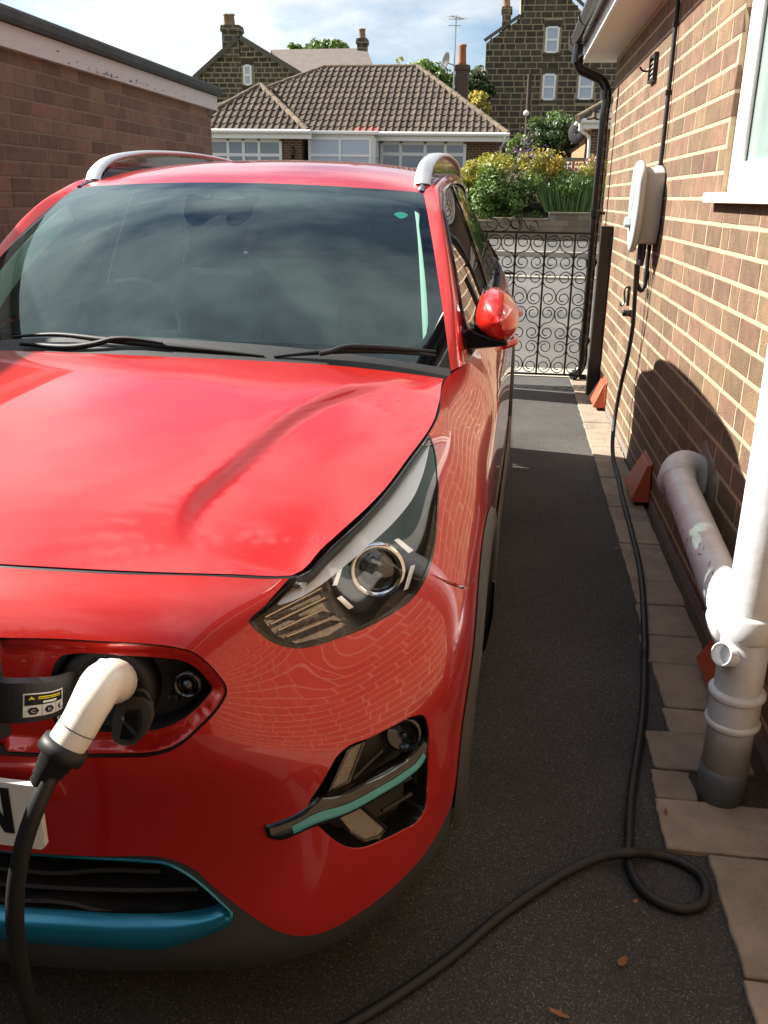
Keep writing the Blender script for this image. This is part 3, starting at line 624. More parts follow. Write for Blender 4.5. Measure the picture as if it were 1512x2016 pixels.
# ---- bonnet: surface between its seam edges, with the pressed crease
_TOPA = np.array(TOP)
def top_pt(u): return basis(UK, np.atleast_1d(u))@_TOPA
def hood_edge(y):
    """half width and height of the bonnet seam at length y (y >= .25)"""
    t = np.linspace(UK[4], UK[11], 200); q = top_pt(t); return np.interp(y, q[:, 1], q[:, 0]), np.interp(y, q[:, 1], q[:, 2])
def hood_front(x):
    t = np.linspace(0, UK[4], 200); q = top_pt(t); return np.interp(x, q[:, 0], q[:, 1]), np.interp(x, q[:, 0], q[:, 2])
HR_C, HR_S = 1.065, 1.20      # rear edge length at the centre and at the side
def hood_rear_y(x): return HR_C+(HR_S-HR_C)*(np.abs(x)/.716)**2
CR_PX = [(800,750),(745,762),(690,772),(640,790),(580,822),(520,870),(450,932),(390,985),(364,1030),(362,1070),(380,1110)]
def hood_base(x, y):
    ax = np.abs(x)
    zc = basis([.125, .25, .45, .7, .9, 1.06, 1.3], np.atleast_1d(y), True)@np.array([.895, .925, .965, 1.005, 1.03, 1.045, 1.06])
    xe, ze = hood_edge(np.maximum(y, .25))
    yf, zf = hood_front(np.minimum(ax, .575))
    t = np.clip(ax/np.maximum(xe, .3), 0, 1.3)
    z = zc+(ze-zc)*(.55*t**2+.45*t**4)
    # settle on the front seam
    zf0 = (basis([.125, .25, .45, .7, .9, 1.06, 1.3], yf, True)@np.array([.895, .925, .965, 1.005, 1.03, 1.045, 1.06])); xe0, ze0 = hood_edge(np.maximum(yf, .25)); t0 = np.clip(ax/np.maximum(xe0, .3), 0, 1.3)
    zb = zf0+(ze0-zf0)*(.55*t0**2+.45*t0**4)
    w = np.exp(-(np.maximum(y-yf, 0)/.16)**2)
    return z+(zf-zb)*w
_cr = None
def hood(xy):
    xy = np.atleast_2d(xy); x, y = xy[:, 0], xy[:, 1]; z = hood_base(x, y)
    if _cr is not None:
        p = np.c_[np.abs(x), y]; a = _cr[:-1]; b = _cr[1:]; ab = b-a; L2 = (ab**2).sum(1)
        t = np.clip(((p[:, None, :]-a[None])*ab[None]).sum(2)/L2, 0, 1); q = a[None]+ab[None]*t[..., None]; d2 = ((p[:, None, :]-q)**2).sum(2)
        k = d2.argmin(1); r = np.arange(len(p)); d = np.sqrt(d2[r, k]); sg = np.sign(ab[k, 0]*(p[:, 1]-a[k, 1])-ab[k, 1]*(p[:, 0]-a[k, 0]))
        s = (k+t[r, k])/len(ab)                      # 0 at the rear end .. 1 at the front end
        fade = np.clip(s/.22, 0, 1)*np.clip((1-s)/.22, 0, 1); fade = fade*fade*(3-2*fade)
        sd = np.clip(sg*d/.021, -1, 1); step = .5*(1+sd*(1.5-.5*sd*sd)); w = np.exp(-(d/.16)**2)
        z = z+fade*w*.015*(CR_SIGN*(step-.5))
    return np.c_[x, y, z]
CR_SIGN = -1.0
def hit_hood(px):
    out = []
    for u, v in px:
        d = cray(u, v); lo, hi = .6, 3.5
        for _ in range(50):
            m = (lo+hi)/2; p = CCAM+d*(m/np.linalg.norm(d)*1.0)
            if p[2] > hood_base(np.array([p[0]]), np.array([p[1]]))[0]: lo = m
            else: hi = m
        out.append(p[:2])
    return np.array(out)
_cr0 = hit_hood(CR_PX); _cr = np.array(smooth_loop([tuple(p) for p in _cr0], n=40, closed=False))
def hood_n(xy): 
    n = surf_normals(hood, np.atleast_2d(xy), 2e-3); return n*np.sign(n[:, 2:3])
g2 = .004
fr = [(x, float(hood_front(np.array([x]))[0][0])+.006) for x in np.linspace(0, .575-.006, 30)]
sd_ = [(float(hood_edge(np.array([y]))[0][0])-g2, y) for y in np.linspace(.265, 1.195, 50)]
rr = [(x, float(hood_rear_y(x))) for x in np.linspace(.712, 0, 30)]
bonnet = panel('bonnet', fr+sd_+rr, [], M_RED, .014, S=hood, NF=hood_n, lip=.012, mirror='one')
# rubber strip under the bonnet front seam and dark gutter along the sides
t_ = np.linspace(0, UK[4], 40); q = top_pt(t_); qq = np.vstack([q[::-1]*[-1, 1, 1], q[1:]])
MB().add(*tube(qq+[0, .008, -.010], .010, 8)).build('bonnet_seal', M_RUB, car, smooth=True)
t_ = np.linspace(UK[4], UK[11], 50); q = top_pt(t_)
for s in (1, -1): MB().add(*tube((q+[0, 0, -.012])*[s, 1, 1], .009, 8)).build('wing_gutter', M_RUB, car, smooth=True)
# ---- windscreen, roof, pillars
def ws(pq):
    pq = np.atleast_2d(pq); p, q = pq[:, 0], pq[:, 1]
    b = np.c_[.722*p, 1.175+.115*p**2, 1.066-.068*p**2]; t = np.c_[.567*p, 1.79+.11*p**2, 1.452-.020*p**2]
    w = q[:, None]; out = b*(1-w)+t*w; bul = (4*q*(1-q))*.045
    return out+np.c_[0*p, -.55*bul, .83*bul]
def ws_n(pq):
    n = surf_normals(ws, np.atleast_2d(pq)); return n*np.sign(n[:, 2:3])
def ws_solve(px):
    T = np.array(px, float); uv = np.tile([.2, .5], (len(T), 1)).astype(float); e = 1e-4
    for _ in range(40):
        r = pix(ws(uv))-T; ju = (pix(ws(uv+[e, 0]))-pix(ws(uv-[e, 0])))/(2*e); jv = (pix(ws(uv+[0, e]))-pix(ws(uv-[0, e])))/(2*e)
        det = ju[:, 0]*jv[:, 1]-ju[:, 1]*jv[:, 0]; st = np.c_[(r[:, 0]*jv[:, 1]-r[:, 1]*jv[:, 0])/det, (ju[:, 0]*r[:, 1]-ju[:, 1]*r[:, 0])/det]; uv = uv-np.clip(st, -.2, .2)
    return [tuple(p) for p in uv]
WS_OUT = densify([(-1, 0), (1, 0), (1, 1), (-1, 1)], .05)
clear_r = ws_solve([(735,682),(800,684),(832,672),(842,640),(841,600),(834,520),(825,450),(815,404),(790,398)])
clear = [p for p in clear_r]+[(.25, .925), (0, .93), (-.25, .925)]+[(-min(.985, p[0]*1.075), p[1]) for p in clear_r[::-1]]
clear = smooth_loop(clear, n=120)
sens = smooth_loop(ws_solve([(372,385),(364,405),(364,428),(372,440),(388,446),(402,440),(420,427),(443,424),(449,445),(470,444),(490,430),(502,405),(512,385)])+ws_solve([(470,392),(420,391)]), n=60)
# the sensor patch touches the top band: cut it from the clear glass
panel('windscreen_border', WS_OUT, [clear], M_FRIT, .05, S=ws, NF=ws_n, lip=0, mirror=False)
panel('windscreen', clear, [sens], M_WS, .05, S=ws, NF=ws_n, lip=0, mirror=False)
panel('sensor_housing', sens, [], M_FRIT, .02, S=ws, NF=ws_n, lip=.03, off=0.0, mirror=False)
ZC = ([1.6, 1.74, 1.9, 2.1, 2.4, 2.8, 3.3, 3.8, 4.12], [1.41, 1.452, 1.487, 1.516, 1.538, 1.548, 1.53, 1.485, 1.43])
def roof(pq):
    pq = np.atleast_2d(pq); p, q = pq[:, 0], pq[:, 1]; y0 = 1.79+.11*p**2; y = y0+q*(4.12-y0); hw = basis([0, .1, .3, .6, 1], q)@np.array([.567, .572, .57, .555, .52])
    zc = basis(ZC[0], y)@np.array(ZC[1]); zf = basis(ZC[0], y0)@np.array(ZC[1]); d = (1.452-.020*p**2-zf)*np.exp(-q/.06)
    drop = .045*np.abs(p)**2.6*(1-np.exp(-q/.06))
    return np.c_[p*hw, y, zc+d-drop]
def roof_n(pq):
    n = surf_normals(roof, np.atleast_2d(pq)); return n*np.sign(n[:, 2:3])
panel('roof', densify([(-1, 0), (1, 0), (1, 1), (-1, 1)], .04), [], M_RED, .04, S=roof, NF=roof_n, lip=.006, mirror=False)
# side of the glasshouse: x as a function of (y, z)
BY = [1.2, 1.36, 1.8, 2.4, 3.0, 3.5, 3.9, 4.2]; BX = [.745, .752, .778, .787, .783, .763, .705, .63]; BZ = [.99, 1.005, 1.02, 1.04, 1.07, 1.1, 1.12, 1.12]
RY = [1.2, 1.9, 2.3, 2.8, 3.4, 3.9, 4.2]; RX = [.615, .612, .610, .60, .578, .54, .5]; RZ = [1.38, 1.438, 1.476, 1.488, 1.465, 1.405, 1.36]
def green(yz):
    yz = np.atleast_2d(yz); y, z = yz[:, 0], yz[:, 1]
    xb, zb = basis(BY, y)@np.array(BX), basis(BY, y)@np.array(BZ); xt, zt = basis(RY, y)@np.array(RX), basis(RY, y)@np.array(RZ)
    t = (z-zb)/(zt-zb); tt = np.clip(t, -.2, 1.2); return np.c_[xb+(xt-xb)*(.78*tt+.22*tt*tt), y, z]
def green_n(yz):
    n = surf_normals(green, np.atleast_2d(yz)); return n*np.sign(n[:, 0:1])
def bz(y): return float((basis(BY, y)@np.array(BZ))[0])
def rz(y): return float((basis(RY, y)@np.array(RZ))[0])
# A pillar line (front edge of the side glass)
AP = [(1.36, 1.005), (1.45, 1.115), (1.6, 1.26), (1.78, 1.385), (1.95, 1.437)]
win_top = [(y, rz(y)-.012-.02*(y > 3.3)*(y-3.3)) for y in np.linspace(2.0, 3.75, 20)]
DLO = [(1.47, bz(1.47)+.012), (1.52, 1.14), (1.65, 1.265), (1.83, 1.382), (1.95, 1.415)]+win_top+[(3.86, 1.30), (3.80, bz(3.8)+.03)]+[(y, bz(y)+.012) for y in np.linspace(3.7, 1.6, 20)]
GREEN = [(1.37, bz(1.37))]+AP[1:]+[(y, rz(y)) for y in np.linspace(2.0, 4.1, 22)]+[(4.1, bz(4.1))]+[(y, bz(y)) for y in np.linspace(4.0, 1.42, 26)]
panel('cabin_side', GREEN, [DLO], M_RED, .03, S=green, NF=green_n, lip=.012)
def dlo_strip(y0, y1):
    P = np.array(densify(DLO, .03)); return [(float(np.clip(a, y0, y1)), float(b)) for a, b in P]
from itertools import groupby
def clip_poly(poly, y0, y1):
    out = []; n = len(poly)
    def cut(P, f, val):
        R = []
        for i in range(len(P)):
            a, b = P[i], P[(i+1) % len(P)]; ia, ib = f(a[0]), f(b[0])
            if ia: R.append(a)
            if ia != ib: t = (val-a[0])/(b[0]-a[0]); R.append((val, a[1]+(b[1]-a[1])*t))
        return R
    P = cut(list(poly), lambda y: y >= y0, y0); return cut(P, lambda y: y <= y1, y1)
for nm, y0, y1 in (('front_door_glass', 1.3, 2.37), ('rear_door_glass', 2.47, 3.24), ('quarter_glass', 3.28, 3.9)):
    panel(nm, densify(clip_poly(DLO, y0, y1), .04), [], M_SG, .04, S=green, NF=green_n, lip=0, off=-.010)
for y0, y1 in ((2.37, 2.47), (3.24, 3.28)):
    panel('window_pillar', densify(clip_poly(DLO, y0, y1), .03), [], M_BLK, .03, S=green, NF=green_n, lip=0, off=-.004)
for s in (1, -1):
    pts = green(densify([(y, bz(y)+.010) for y in np.linspace(1.46, 3.8, 40)], .1, False)); MB().add(*tube((pts+[.004, 0, 0])*[s, 1, 1], .007, 6)).build('window_waist_trim', M_TRIM, car, smooth=True)
    pts = green(densify(DLO[:5]+win_top, .05, False)); MB().add(*tube((pts+[.002, 0, 0])*[s, 1, 1], .006, 6)).build('window_seal', M_BLK, car, smooth=True)
# A pillar skin between the screen edge and the side glass
qs = np.linspace(0, 1, 30); E1 = ws(np.c_[np.ones(30), qs]); ay = np.array(AP)
E2 = green(np.c_[np.interp(qs, np.linspace(0, 1, 5), ay[:, 0]), np.interp(qs, np.linspace(0, 1, 5), ay[:, 1])]); E2 = green(np.array(smooth_loop([tuple(p) for p in ay], n=30, closed=False)))
# roof side beam continues the pillar to the tail
yr = np.linspace(0, 1, 50)[1:]; R1 = roof(np.c_[np.ones(49), yr]); R2 = green(np.c_[1.95+yr*(4.1-1.95), [rz(1.95+t*(4.1-1.95)) for t in yr]])
A1 = np.vstack([E1, R1]); A2 = np.vstack([E2, R2]); k = len(A1); rows = 7; VV = []
for j in range(rows):
    t = j/(rows-1); bul = math.sin(t*math.pi)*.014; VV.append(A1*(1-t)+A2*t+np.array([.75, -.25, .55])*bul)
VV = np.vstack(VV); Fq = np.array([f for j in range(rows-1) for i in range(k-1) for f in ((j*k+i, j*k+i+1, (j+1)*k+i+1), (j*k+i, (j+1)*k+i+1, (j+1)*k+i))])
V2, F2, _ = mirrored(VV, Fq); obj('pillar_and_roof_beam', V2, F2, M_RED, car, smooth=True)
# rails
for s in (1, -1):
    ry = np.array([1.985, 2.0, 2.03, 2.08, 2.16, 2.3, 2.6, 3.0, 3.4, 3.6, 3.72, 3.78]); rzv = np.array([1.456, 1.476, 1.495, 1.516, 1.534, 1.552, 1.569, 1.574, 1.558, 1.533, 1.500, 1.461]); rx = np.interp(ry, [1.98, 2.2, 2.6, 3.4, 3.8], [.553, .553, .548, .53, .515])
    P = np.array(smooth_loop(list(zip(rx, ry, rzv)), n=60, closed=False)); T = np.gradient(P, axis=0); T /= np.linalg.norm(T, axis=1)[:, None]; X = np.array([1.0, 0, 0]); mb = MB(); V = []; sec = [(-.024, -.005), (.024, -.005), (.026, .0), (.019, .005), (0, .007), (-.019, .005), (-.026, .0)]
    for p, t in zip(P, T):
        N_ = np.cross(X, t); N_ /= np.linalg.norm(N_)
        for a, b in sec: V.append((p+X*a+N_*b)*[s, 1, 1])
    m = len(sec); Fc = [(i*m+j, i*m+(j+1) % m, (i+1)*m+(j+1) % m, (i+1)*m+j) for i in range(59) for j in range(m)]+[tuple(range(m)), tuple(59*m+j for j in range(m))]
    MB().add(V, Fc).build('roof_rail', M_SILVER, car, smooth=True)
    # infill under the rail
    MB().prism([(y, z) for y, z in zip(ry, rzv-.016)]+[(y, float(roof(np.array([[.97, (y-1.9)/(4.12-1.9)]]))[0][2])-.01) for y in ry[::-1]], .530, .562, lambda a, b, t, s=s: (s*(t-.012*(a-2)), a, b)).build('rail_base', M_BLK, car)
    MB().add(*tube(np.array([(.560*s, 1.905, 1.426), (.556*s, 1.95, 1.438), (.550*s, 2.0, 1.450)]), .014, 8)).build('roof_channel', M_BLK, car, smooth=True)
# ---- interior
MB().prism([(1.26,1.0),(1.45,1.02),(1.62,.98),(1.72,.86),(1.72,.6),(1.26,.6)], -.66, .66, lambda a, b, t: (t, a, b)).build('dashboard', M_INT, car, bevel=.015)
MB().box((-.80, 1.3, .30), (.80, 3.9, .34)).build('cabin_floor', M_INT, car)
MB().box((-.78, 3.85, .34), (.78, 3.88, 1.0)).build('boot_panel', M_INT, car)
for s in (1, -1):
    MB().box((.74*s if s > 0 else -.76, 1.3, .34), (.76 if s > 0 else -.74, 3.85, .98)).build('door_card', M_INT, car)
    seat = MB(); seat.box((.38*s-.24, 1.95, .50), (.38*s+.24, 2.45, .66)); so = seat.build('front_seat', M_INT, car, bevel=.04)
    MB().prism([(2.38,.6),(2.52,.6),(2.68,1.12),(2.58,1.14)], .38*s-.22, .38*s+.22, lambda a, b, t: (t, a, b)).build('seat_back', M_INT, so, bevel=.03)
    MB().prism([(2.60,1.17),(2.70,1.16),(2.72,1.32),(2.64,1.34)], .38*s-.12, .38*s+.12, lambda a, b, t: (t, a, b)).build('headrest', M_INT, so, bevel=.03)
MB().prism([(3.05,.5),(3.35,.5),(3.6,1.1),(3.5,1.12)], -.62, .62, lambda a, b, t: (t, a, b)).build('rear_bench', M_INT, car, bevel=.03)
sw = empty('steering_wheel'); sw.parent = car
a_ = np.linspace(0, 2*math.pi, 41); cw = np.array([-.38, 1.80, .98]); ax1 = np.array([1, 0, 0]); ax2 = np.array([0, .45, .89])
MB().add(*tube([cw+.18*(math.cos(a)*ax1+math.sin(a)*ax2) for a in a_], .016, 8, False)).build('wheel_rim', M_INT, sw, smooth=True)
MB().add(*tube([cw-[.17, 0, 0], cw+[.17, 0, 0]], .02, 6)).build('wheel_spoke', M_INT, sw, smooth=True)
MB().add(*tube([cw, cw+np.array([0, -.12, .0])], .045, 10)).build('wheel_boss', M_INT, sw, smooth=True)
# pale trim on the inside of the screen pillar, headlining
pe_ = np.array(ws_solve([(818,408),(823,450),(828,520),(832,600),(836,680)])); pe_ = np.array(smooth_loop([tuple(p) for p in pe_], n=20, closed=False))
for s in (1, -1):
    I1 = ws(pe_)-ws_n(pe_)*.012; I2 = ws(np.c_[np.full(20, .985), pe_[:, 1]]); I2 = I2-ws_n(np.c_[np.full(20, .985), pe_[:, 1]])*.02; I0 = I1+[.01, .06, -.05]
    obj('pillar_trim', np.vstack([I0, I1, I2])*[s, 1, 1], [(j*20+i, j*20+i+1, j*20+21+i, j*20+20+i) for i in range(19) for j in range(2)], M_INTL, car, smooth=True)
# rear screen
rs0 = roof(np.c_[np.linspace(-1.06, 1.06, 16), np.full(16, .995)]); rs1 = np.c_[np.linspace(-.74, .74, 16), np.full(16, 4.24), np.full(16, 1.09)]
obj('rear_screen', np.vstack([rs0, rs1]), [(i, i+1, 17+i, 16+i) for i in range(15)], M_RG, car, smooth=True)
uu, vv = np.meshgrid(np.linspace(-.98, .98, 12), np.linspace(.01, .98, 20)); V = roof(np.c_[uu.ravel(), vv.ravel()])-[0, 0, .03]
obj('headlining', V, [(j*12+i, j*12+i+1, (j+1)*12+i+1, (j+1)*12+i) for j in range(19) for i in range(11)], M_INT, car, smooth=True)
# cowl under the wipers
cx1 = np.linspace(-1, 1, 30); c1 = np.c_[.735*cx1, hood_rear_y(.72*cx1)-.05, 0*cx1]; c1[:, 2] = hood_base(c1[:, 0], c1[:, 1])-.03; c2 = ws(np.c_[cx1, np.full(30, .02)])+[0, 0, -.004]
obj('cowl', np.vstack([c1, c2]), [(i, i+1, 31+i, 30+i) for i in range(29)], M_TRIM, car, smooth=True)
# ---- lamp, port, fog and grille details
def hit(px, back=0.0):
    """point behind the skin at the given place, 'back' metres further in"""
    uv = on_shell(px); p = shell(uv); d = p-CCAM; d /= np.linalg.norm(d, axis=1)[:, None]; return p+d*back
M_BEZEL = mat('lamp_bezel_dark', (.050, .038, .026), .45)
M_REFL = mat('lamp_reflector_grey', (.30, .29, .27), .18, .85)
M_DRL = mat('lamp_chrome_bar', (.50, .46, .40), .22, 1.0)
HEADA = np.array(HEAD)
def both(name, V, Fc, m, smooth=False, parent=None, normals=None, parents=None):
    V = np.asarray(V, float); Fc = [tuple(f) for f in Fc]; out = []
    for s in (1, -1):
        p = parents[s] if parents else (parent or car); nn = None if normals is None else np.asarray(normals)*[s, 1, 1]
        out.append(obj(name, V*[s, 1, 1], Fc if s > 0 else [f[::-1] for f in Fc], m, p, smooth, nn))
    return out
def patch3(uvloop, step, S, NF, off):
    uv, tri = cdt_patch(densify(uvloop, step), [], step); n = NF(uv); V = S(uv)+n*off; return V, orient(V, tri, n), n
lamps = {}
for s in (1, -1):
    e = empty('headlamp'); e.parent = car; lamps[s] = e
V, Fc, n = patch3(HEAD, .012, shell, shell_n, -.0015); both('lens', V, Fc, M_LENS, parents=lamps, normals=n)
A = shell_off(HEADA, -.001); cuv = HEADA.mean(0)
def inset(loop, d):
    """move a closed uv loop inwards by d"""
    P = np.asarray(loop); T = np.roll(P, -1, 0)-np.roll(P, 1, 0); N_ = np.c_[T[:, 1], -T[:, 0]]; N_ /= np.linalg.norm(N_, axis=1)[:, None]+1e-9
    area = .5*np.sum(P[:, 0]*np.roll(P[:, 1], -1)-np.roll(P[:, 0], -1)*P[:, 1]); return P-N_*d*(1 if area > 0 else -1)
def ring_vf(A, B):
    n = len(A); i = np.arange(n); j = (i+1) % n; return np.vstack([A, B]), np.r_[np.c_[i, j, n+j], np.c_[i, n+j, n+i]]
hin = inset(HEADA, .0055); both('lens_border', *ring_vf(shell_off(HEADA, .0005), shell_off(hin, .0005)), M_BLK, parents=lamps)
hb = inset(HEADA, .006); B1 = shell_off(HEADA, -.004); B2 = shell_off(hb, -.10)
both('lamp_housing', *ring_vf(B1, B2), M_BEZEL, smooth=True, parents=lamps)
V, Fc, n = patch3([tuple(p) for p in hb], .02, shell, shell_n, -.10); both('lamp_bezel', V, Fc, M_BEZEL, parents=lamps)
o_ = SCALE5([(1052,118),(985,240),(895,375),(800,492),(668,630),(515,775),(345,920),(215,1040),(190,1070)]); i_ = SCALE5([(1068,150),(1024,335),(975,455),(868,595),(717,737),(565,866),(412,984),(268,1060),(202,1080)])
a = np.array(smooth_loop([tuple(p) for p in hit(o_, .036)], n=30, closed=False)); b = np.array(smooth_loop([tuple(p) for p in hit(i_, .014)], n=30, closed=False))
mid = (a+b)/2+[0, -.004, .003]; M_GUIDE = mat('white_light_guide', (.88, .90, .95), .25, coat=.3)
both('light_guide', np.vstack([a, mid, b]), [(i, i+1, 31+i, 30+i) for i in range(29)]+[(30+i, 31+i, 61+i, 60+i) for i in range(29)], M_GUIDE, smooth=True, parents=lamps)
# projector
pc = hit([(742, 1124)], .045)[0]; axd = (CCAM-pc)/np.linalg.norm(CCAM-pc); axd = axd*.45+np.array([.25, -.9, .0])*.55; axd /= np.linalg.norm(axd)
V, Fc = lathe([(.050, -.02), (.050, .002), (.048, .006), (.0385, .004), (.0375, -.012)], pc, axd, 36); both('projector_ring', V, [f for f in Fc if len(f) == 4], M_CHROME, True, parents=lamps)
V, Fc = lathe([(.0385*math.cos(t), -.012+.016*math.sin(t)) for t in np.linspace(0, math.pi/2, 8)], pc, axd, 36); both('projector_lens', V, [f for f in Fc if len(f) == 4], mat('projector_glass', (.012, .010, .008), .03, coat=1.0, spec=.9), True, parents=lamps)
for quad in ([(860,708),(885,697),(972,765),(945,783)], [(552,848),(573,840),(535,965),(507,970)], [(955,855),(982,848),(942,985),(915,997)], [(533,1040),(560,1025),(630,1092),(600,1104)]):
    q = hit(SCALE5(quad), .03); q2 = hit(SCALE5(quad), .05); both('marker_bar', np.vstack([q, q2]), [(0,1,2,3),(0,4,5,1),(1,5,6,2),(2,6,7,3),(3,7,4,0)], M_DRL, parents=lamps)
for k, (p0, p1, p2, p3) in enumerate([((120,1150),(440,985),(470,1010),(110,1180)), ((150,1190),(460,1040),(470,1065),(170,1215)), ((195,1225),(440,1110),(520,1150),(250,1250)), ((240,1262),(480,1165),(560,1190),(330,1285))]):
    q = hit(SCALE5([p0, p1, p2, p3]), .028); q[2:] += np.array([0, .02, -.004]); both('reflector_step', q, [(0,1,2,3)], M_REFL, parents=lamps)
    both('reflector_edge', *tube([q[0], (q[0]+q[1])/2, q[1]], .0022, 6), M_DRL, parents=lamps)
q = hit(SCALE5([(110,1165),(250,1090),(430,1010),(470,1100),(580,1190),(480,1255),(300,1300),(180,1250)]), .05); V, Fc = fan(q); both('reflector_bowl', V, Fc, M_REFL, parents=lamps)
# ---- fog lamp pocket
fogs = {}
for s in (1, -1):
    e = empty('fog_lamp_pocket'); e.parent = car; fogs[s] = e
FA = np.array(FOG); fi = inset(FA, .012)
both('pocket_wall', *ring_vf(shell_off(FA, -.003), shell_off(fi, -.045)), M_BLK, smooth=True, parents=fogs)
V, Fc, n = patch3([tuple(p) for p in fi], .02, shell, shell_n, -.045); both('pocket_back', V, Fc, M_TRIM, parents=fogs)
up = on_shell(S7([(185,880),(230,858),(370,798),(450,738),(600,712),(750,640),(900,558),(990,495),(1030,430),(1040,380)])); lo_ = on_shell(S7([(210,935),(250,948),(450,880),(560,845),(680,790),(800,722),(950,625),(1010,570),(1040,520),(1056,440)]))
a = np.array(smooth_loop([tuple(p) for p in up], n=40, closed=False)); b = np.array(smooth_loop([tuple(p) for p in lo_], n=40, closed=False)); w = np.linspace(0, 1, 40); a = a*.74+b*.26
rows_ = [shell_off(a, -.02), shell_off(a, .002), shell_off(a*.7+b*.3, .006), shell_off(a*.35+b*.65, .010), shell_off(b, .010), shell_off(b, -.02)]
V = np.vstack(rows_); nn = 40; both('fog_bar', V, [(j*nn+i, j*nn+i+1, (j+1)*nn+i+1, (j+1)*nn+i) for j in range(5) for i in range(nn-1)]+[tuple(j*nn for j in range(6)), tuple(j*nn+nn-1 for j in range(6))], M_BLK, smooth=True, parents=fogs)
c0 = a[5:37]*.62+b[5:37]*.38; c1 = a[5:37]*.20+b[5:37]*.80; nn = 32
V = np.vstack([shell_off(c0, .0082), shell_off((c0+c1)/2, .0125), shell_off(c1, .0125)]); both('aqua_strip', V, [(j*nn+i, j*nn+i+1, (j+1)*nn+i+1, (j+1)*nn+i) for j in range(2) for i in range(nn-1)], M_TEAL2, smooth=True, parents=fogs)
M_LED = mat('led_lamp_clear', (.42, .38, .30), .2, .7, bump=.6, bscale=420)
for quad in ([(648,478),(735,432),(650,655),(545,702)], [(575,835),(690,768),(850,905),(810,955),(735,975),(650,925)]):
    q = hit(S7(quad), .012); q2 = hit(S7(quad), .045); k = len(q); V = np.vstack([q, q2]); both('led_lamp', V, [tuple(range(k))]+[(i, (i+1) % k, k+(i+1) % k, k+i) for i in range(k)], M_LED, parents=fogs)
    both('led_lamp_rim', *tube(np.vstack([q, q[:1]]), .0035, 6, False), M_BLK, parents=fogs)
fc = hit(S7([(945, 395)]), .03)[0]; V, Fc = lathe([(.030, -.01), (.030, .006), (.025, .008), (.024, .0), (0, .006)], fc, (.15, -1, .2), 24); both('fog_lens', V, Fc, M_BLK, True, parents=fogs)
for k in ([(760,750),(985,632)], [(830,815),(985,722)], [(670,640),(830,485)]):
    q = hit(S7(k), .035); both('pocket_rib', *tube(q, .004, 6), M_TRIM, parents=fogs)
# ---- lower grille
go = np.array(smooth_loop([tuple(p) for p in GRILLE], n=90, closed=False)); gi_ = np.array(smooth_loop([tuple(p) for p in GRILLE_IN], n=90, closed=False))
go[0, 0] = go[-1, 0] = gi_[0, 0] = gi_[-1, 0] = 0
grille = empty('lower_grille'); grille.parent = car
r0, r1, r2, r3 = shell_off(go, -.006), shell_off(go*.93+gi_*.07, .002), shell_off(go*.25+gi_*.75, -.012), shell_off(gi_, -.03)
V = np.vstack([r0, r1, r2, r3]); nn = 90; Fq = np.array([f for j in range(3) for i in range(nn-1) for f in ((j*nn+i, j*nn+i+1, (j+1)*nn+i+1), (j*nn+i, (j+1)*nn+i+1, (j+1)*nn+i))]); V2, F2, _ = mirrored(V, Fq); obj('teal_frame', V2, F2, M_TEAL, grille, smooth=True)
r4 = shell_off(gi_, -.12); V = np.vstack([r3, r4]); Fq = np.array([f for i in range(nn-1) for f in ((i, i+1, nn+i+1), (i, nn+i+1, nn+i))]); V2, F2, _ = mirrored(V, Fq); obj('grille_throat', V2, F2, M_INNER, grille)
MB().box((-.46, .125, .24), (.46, .135, .48)).build('radiator_panel', M_INNER, grille)
for k, (vpx, xr) in enumerate((((0, 540), 850), ((0, 622), 1000), ((0, 720), 1085), ((0, 778), 900))):
    pass
GSL = [[(30,532),(330,552),(450,540),(800,543)], [(30,608),(460,632),(750,636),(985,632)], [(30,685),(380,708),(480,735),(1075,732)], [(30,768),(300,792),(600,808),(850,803),(1000,783)]]
for sl in GSL:
    q = hit(S8(sl), .045); q = np.array(smooth_loop([tuple(p) for p in q], n=30, closed=False)); q = np.vstack([q[0]*[0, 1, 1]+[0, -.006, 0], q])
    q = np.vstack([q[::-1]*[-1, 1, 1], q[1:]]); k = len(q); V = np.vstack([q+[0, 0, .004], q+[0, -.004, 0], q+[0, 0, -.005], q+[0, .05, -.012], q+[0, .05, .0]])
    obj('grille_slat', V, [(j*k+i, j*k+i+1, ((j+1) % 5)*k+i+1, ((j+1) % 5)*k+i) for j in range(5) for i in range(k-1)], M_TRIM, grille, smooth=False)
# ---- charge port panel
pa = np.array(PORT); pin = on_shell(S6([(262,400),(285,330),(330,275),(400,262),(700,272),(950,285),(1090,305),(1180,360),(1240,430),(1275,490),(1240,545),(1150,640),(1040,715),(920,762),(800,775),(540,778),(330,760),(280,720),(262,640)]))
PIN = np.array(smooth_loop([tuple(p) for p in pin], n=90))
port = empty('charge_port'); port.parent = car
pan_out = [tuple(p) for p in pa]
def panel_off(uv):
    """blanking panel sits a little behind the bumper skin and dishes in towards its opening"""
    uv = np.atleast_2d(uv); d = np.sqrt(((uv[:, None, :]-pa[None])**2).sum(2)).min(1); dd = np.clip(d/.022, 0, 1); return shell(uv)+shell_n(uv)*(-.006-.020*dd*dd*(3-2*dd))[:, None]
def panel_off_n(uv):
    n = surf_normals(panel_off, np.atleast_2d(uv)); return n*np.sign((n*shell_n(uv)).sum(1))[:, None]
pin_in = [tuple(p) for p in PIN]
po = [tuple(p) for p in inset(pa, .0028)]; po[0] = (0.0, po[0][1]); po[-1] = (0.0, po[-1][1])
panel('grille_blanking_panel', po, [pin_in], M_RED, .009, S=panel_off, NF=panel_off_n, lip=.01, mirror=False, parent=port)
k_ = panel('grille_blanking_panel', po, [], M_RED, .012, S=panel_off, NF=panel_off_n, lip=.01, mirror=False, parent=port)
for v in k_.data.vertices: v.co.x *= -1
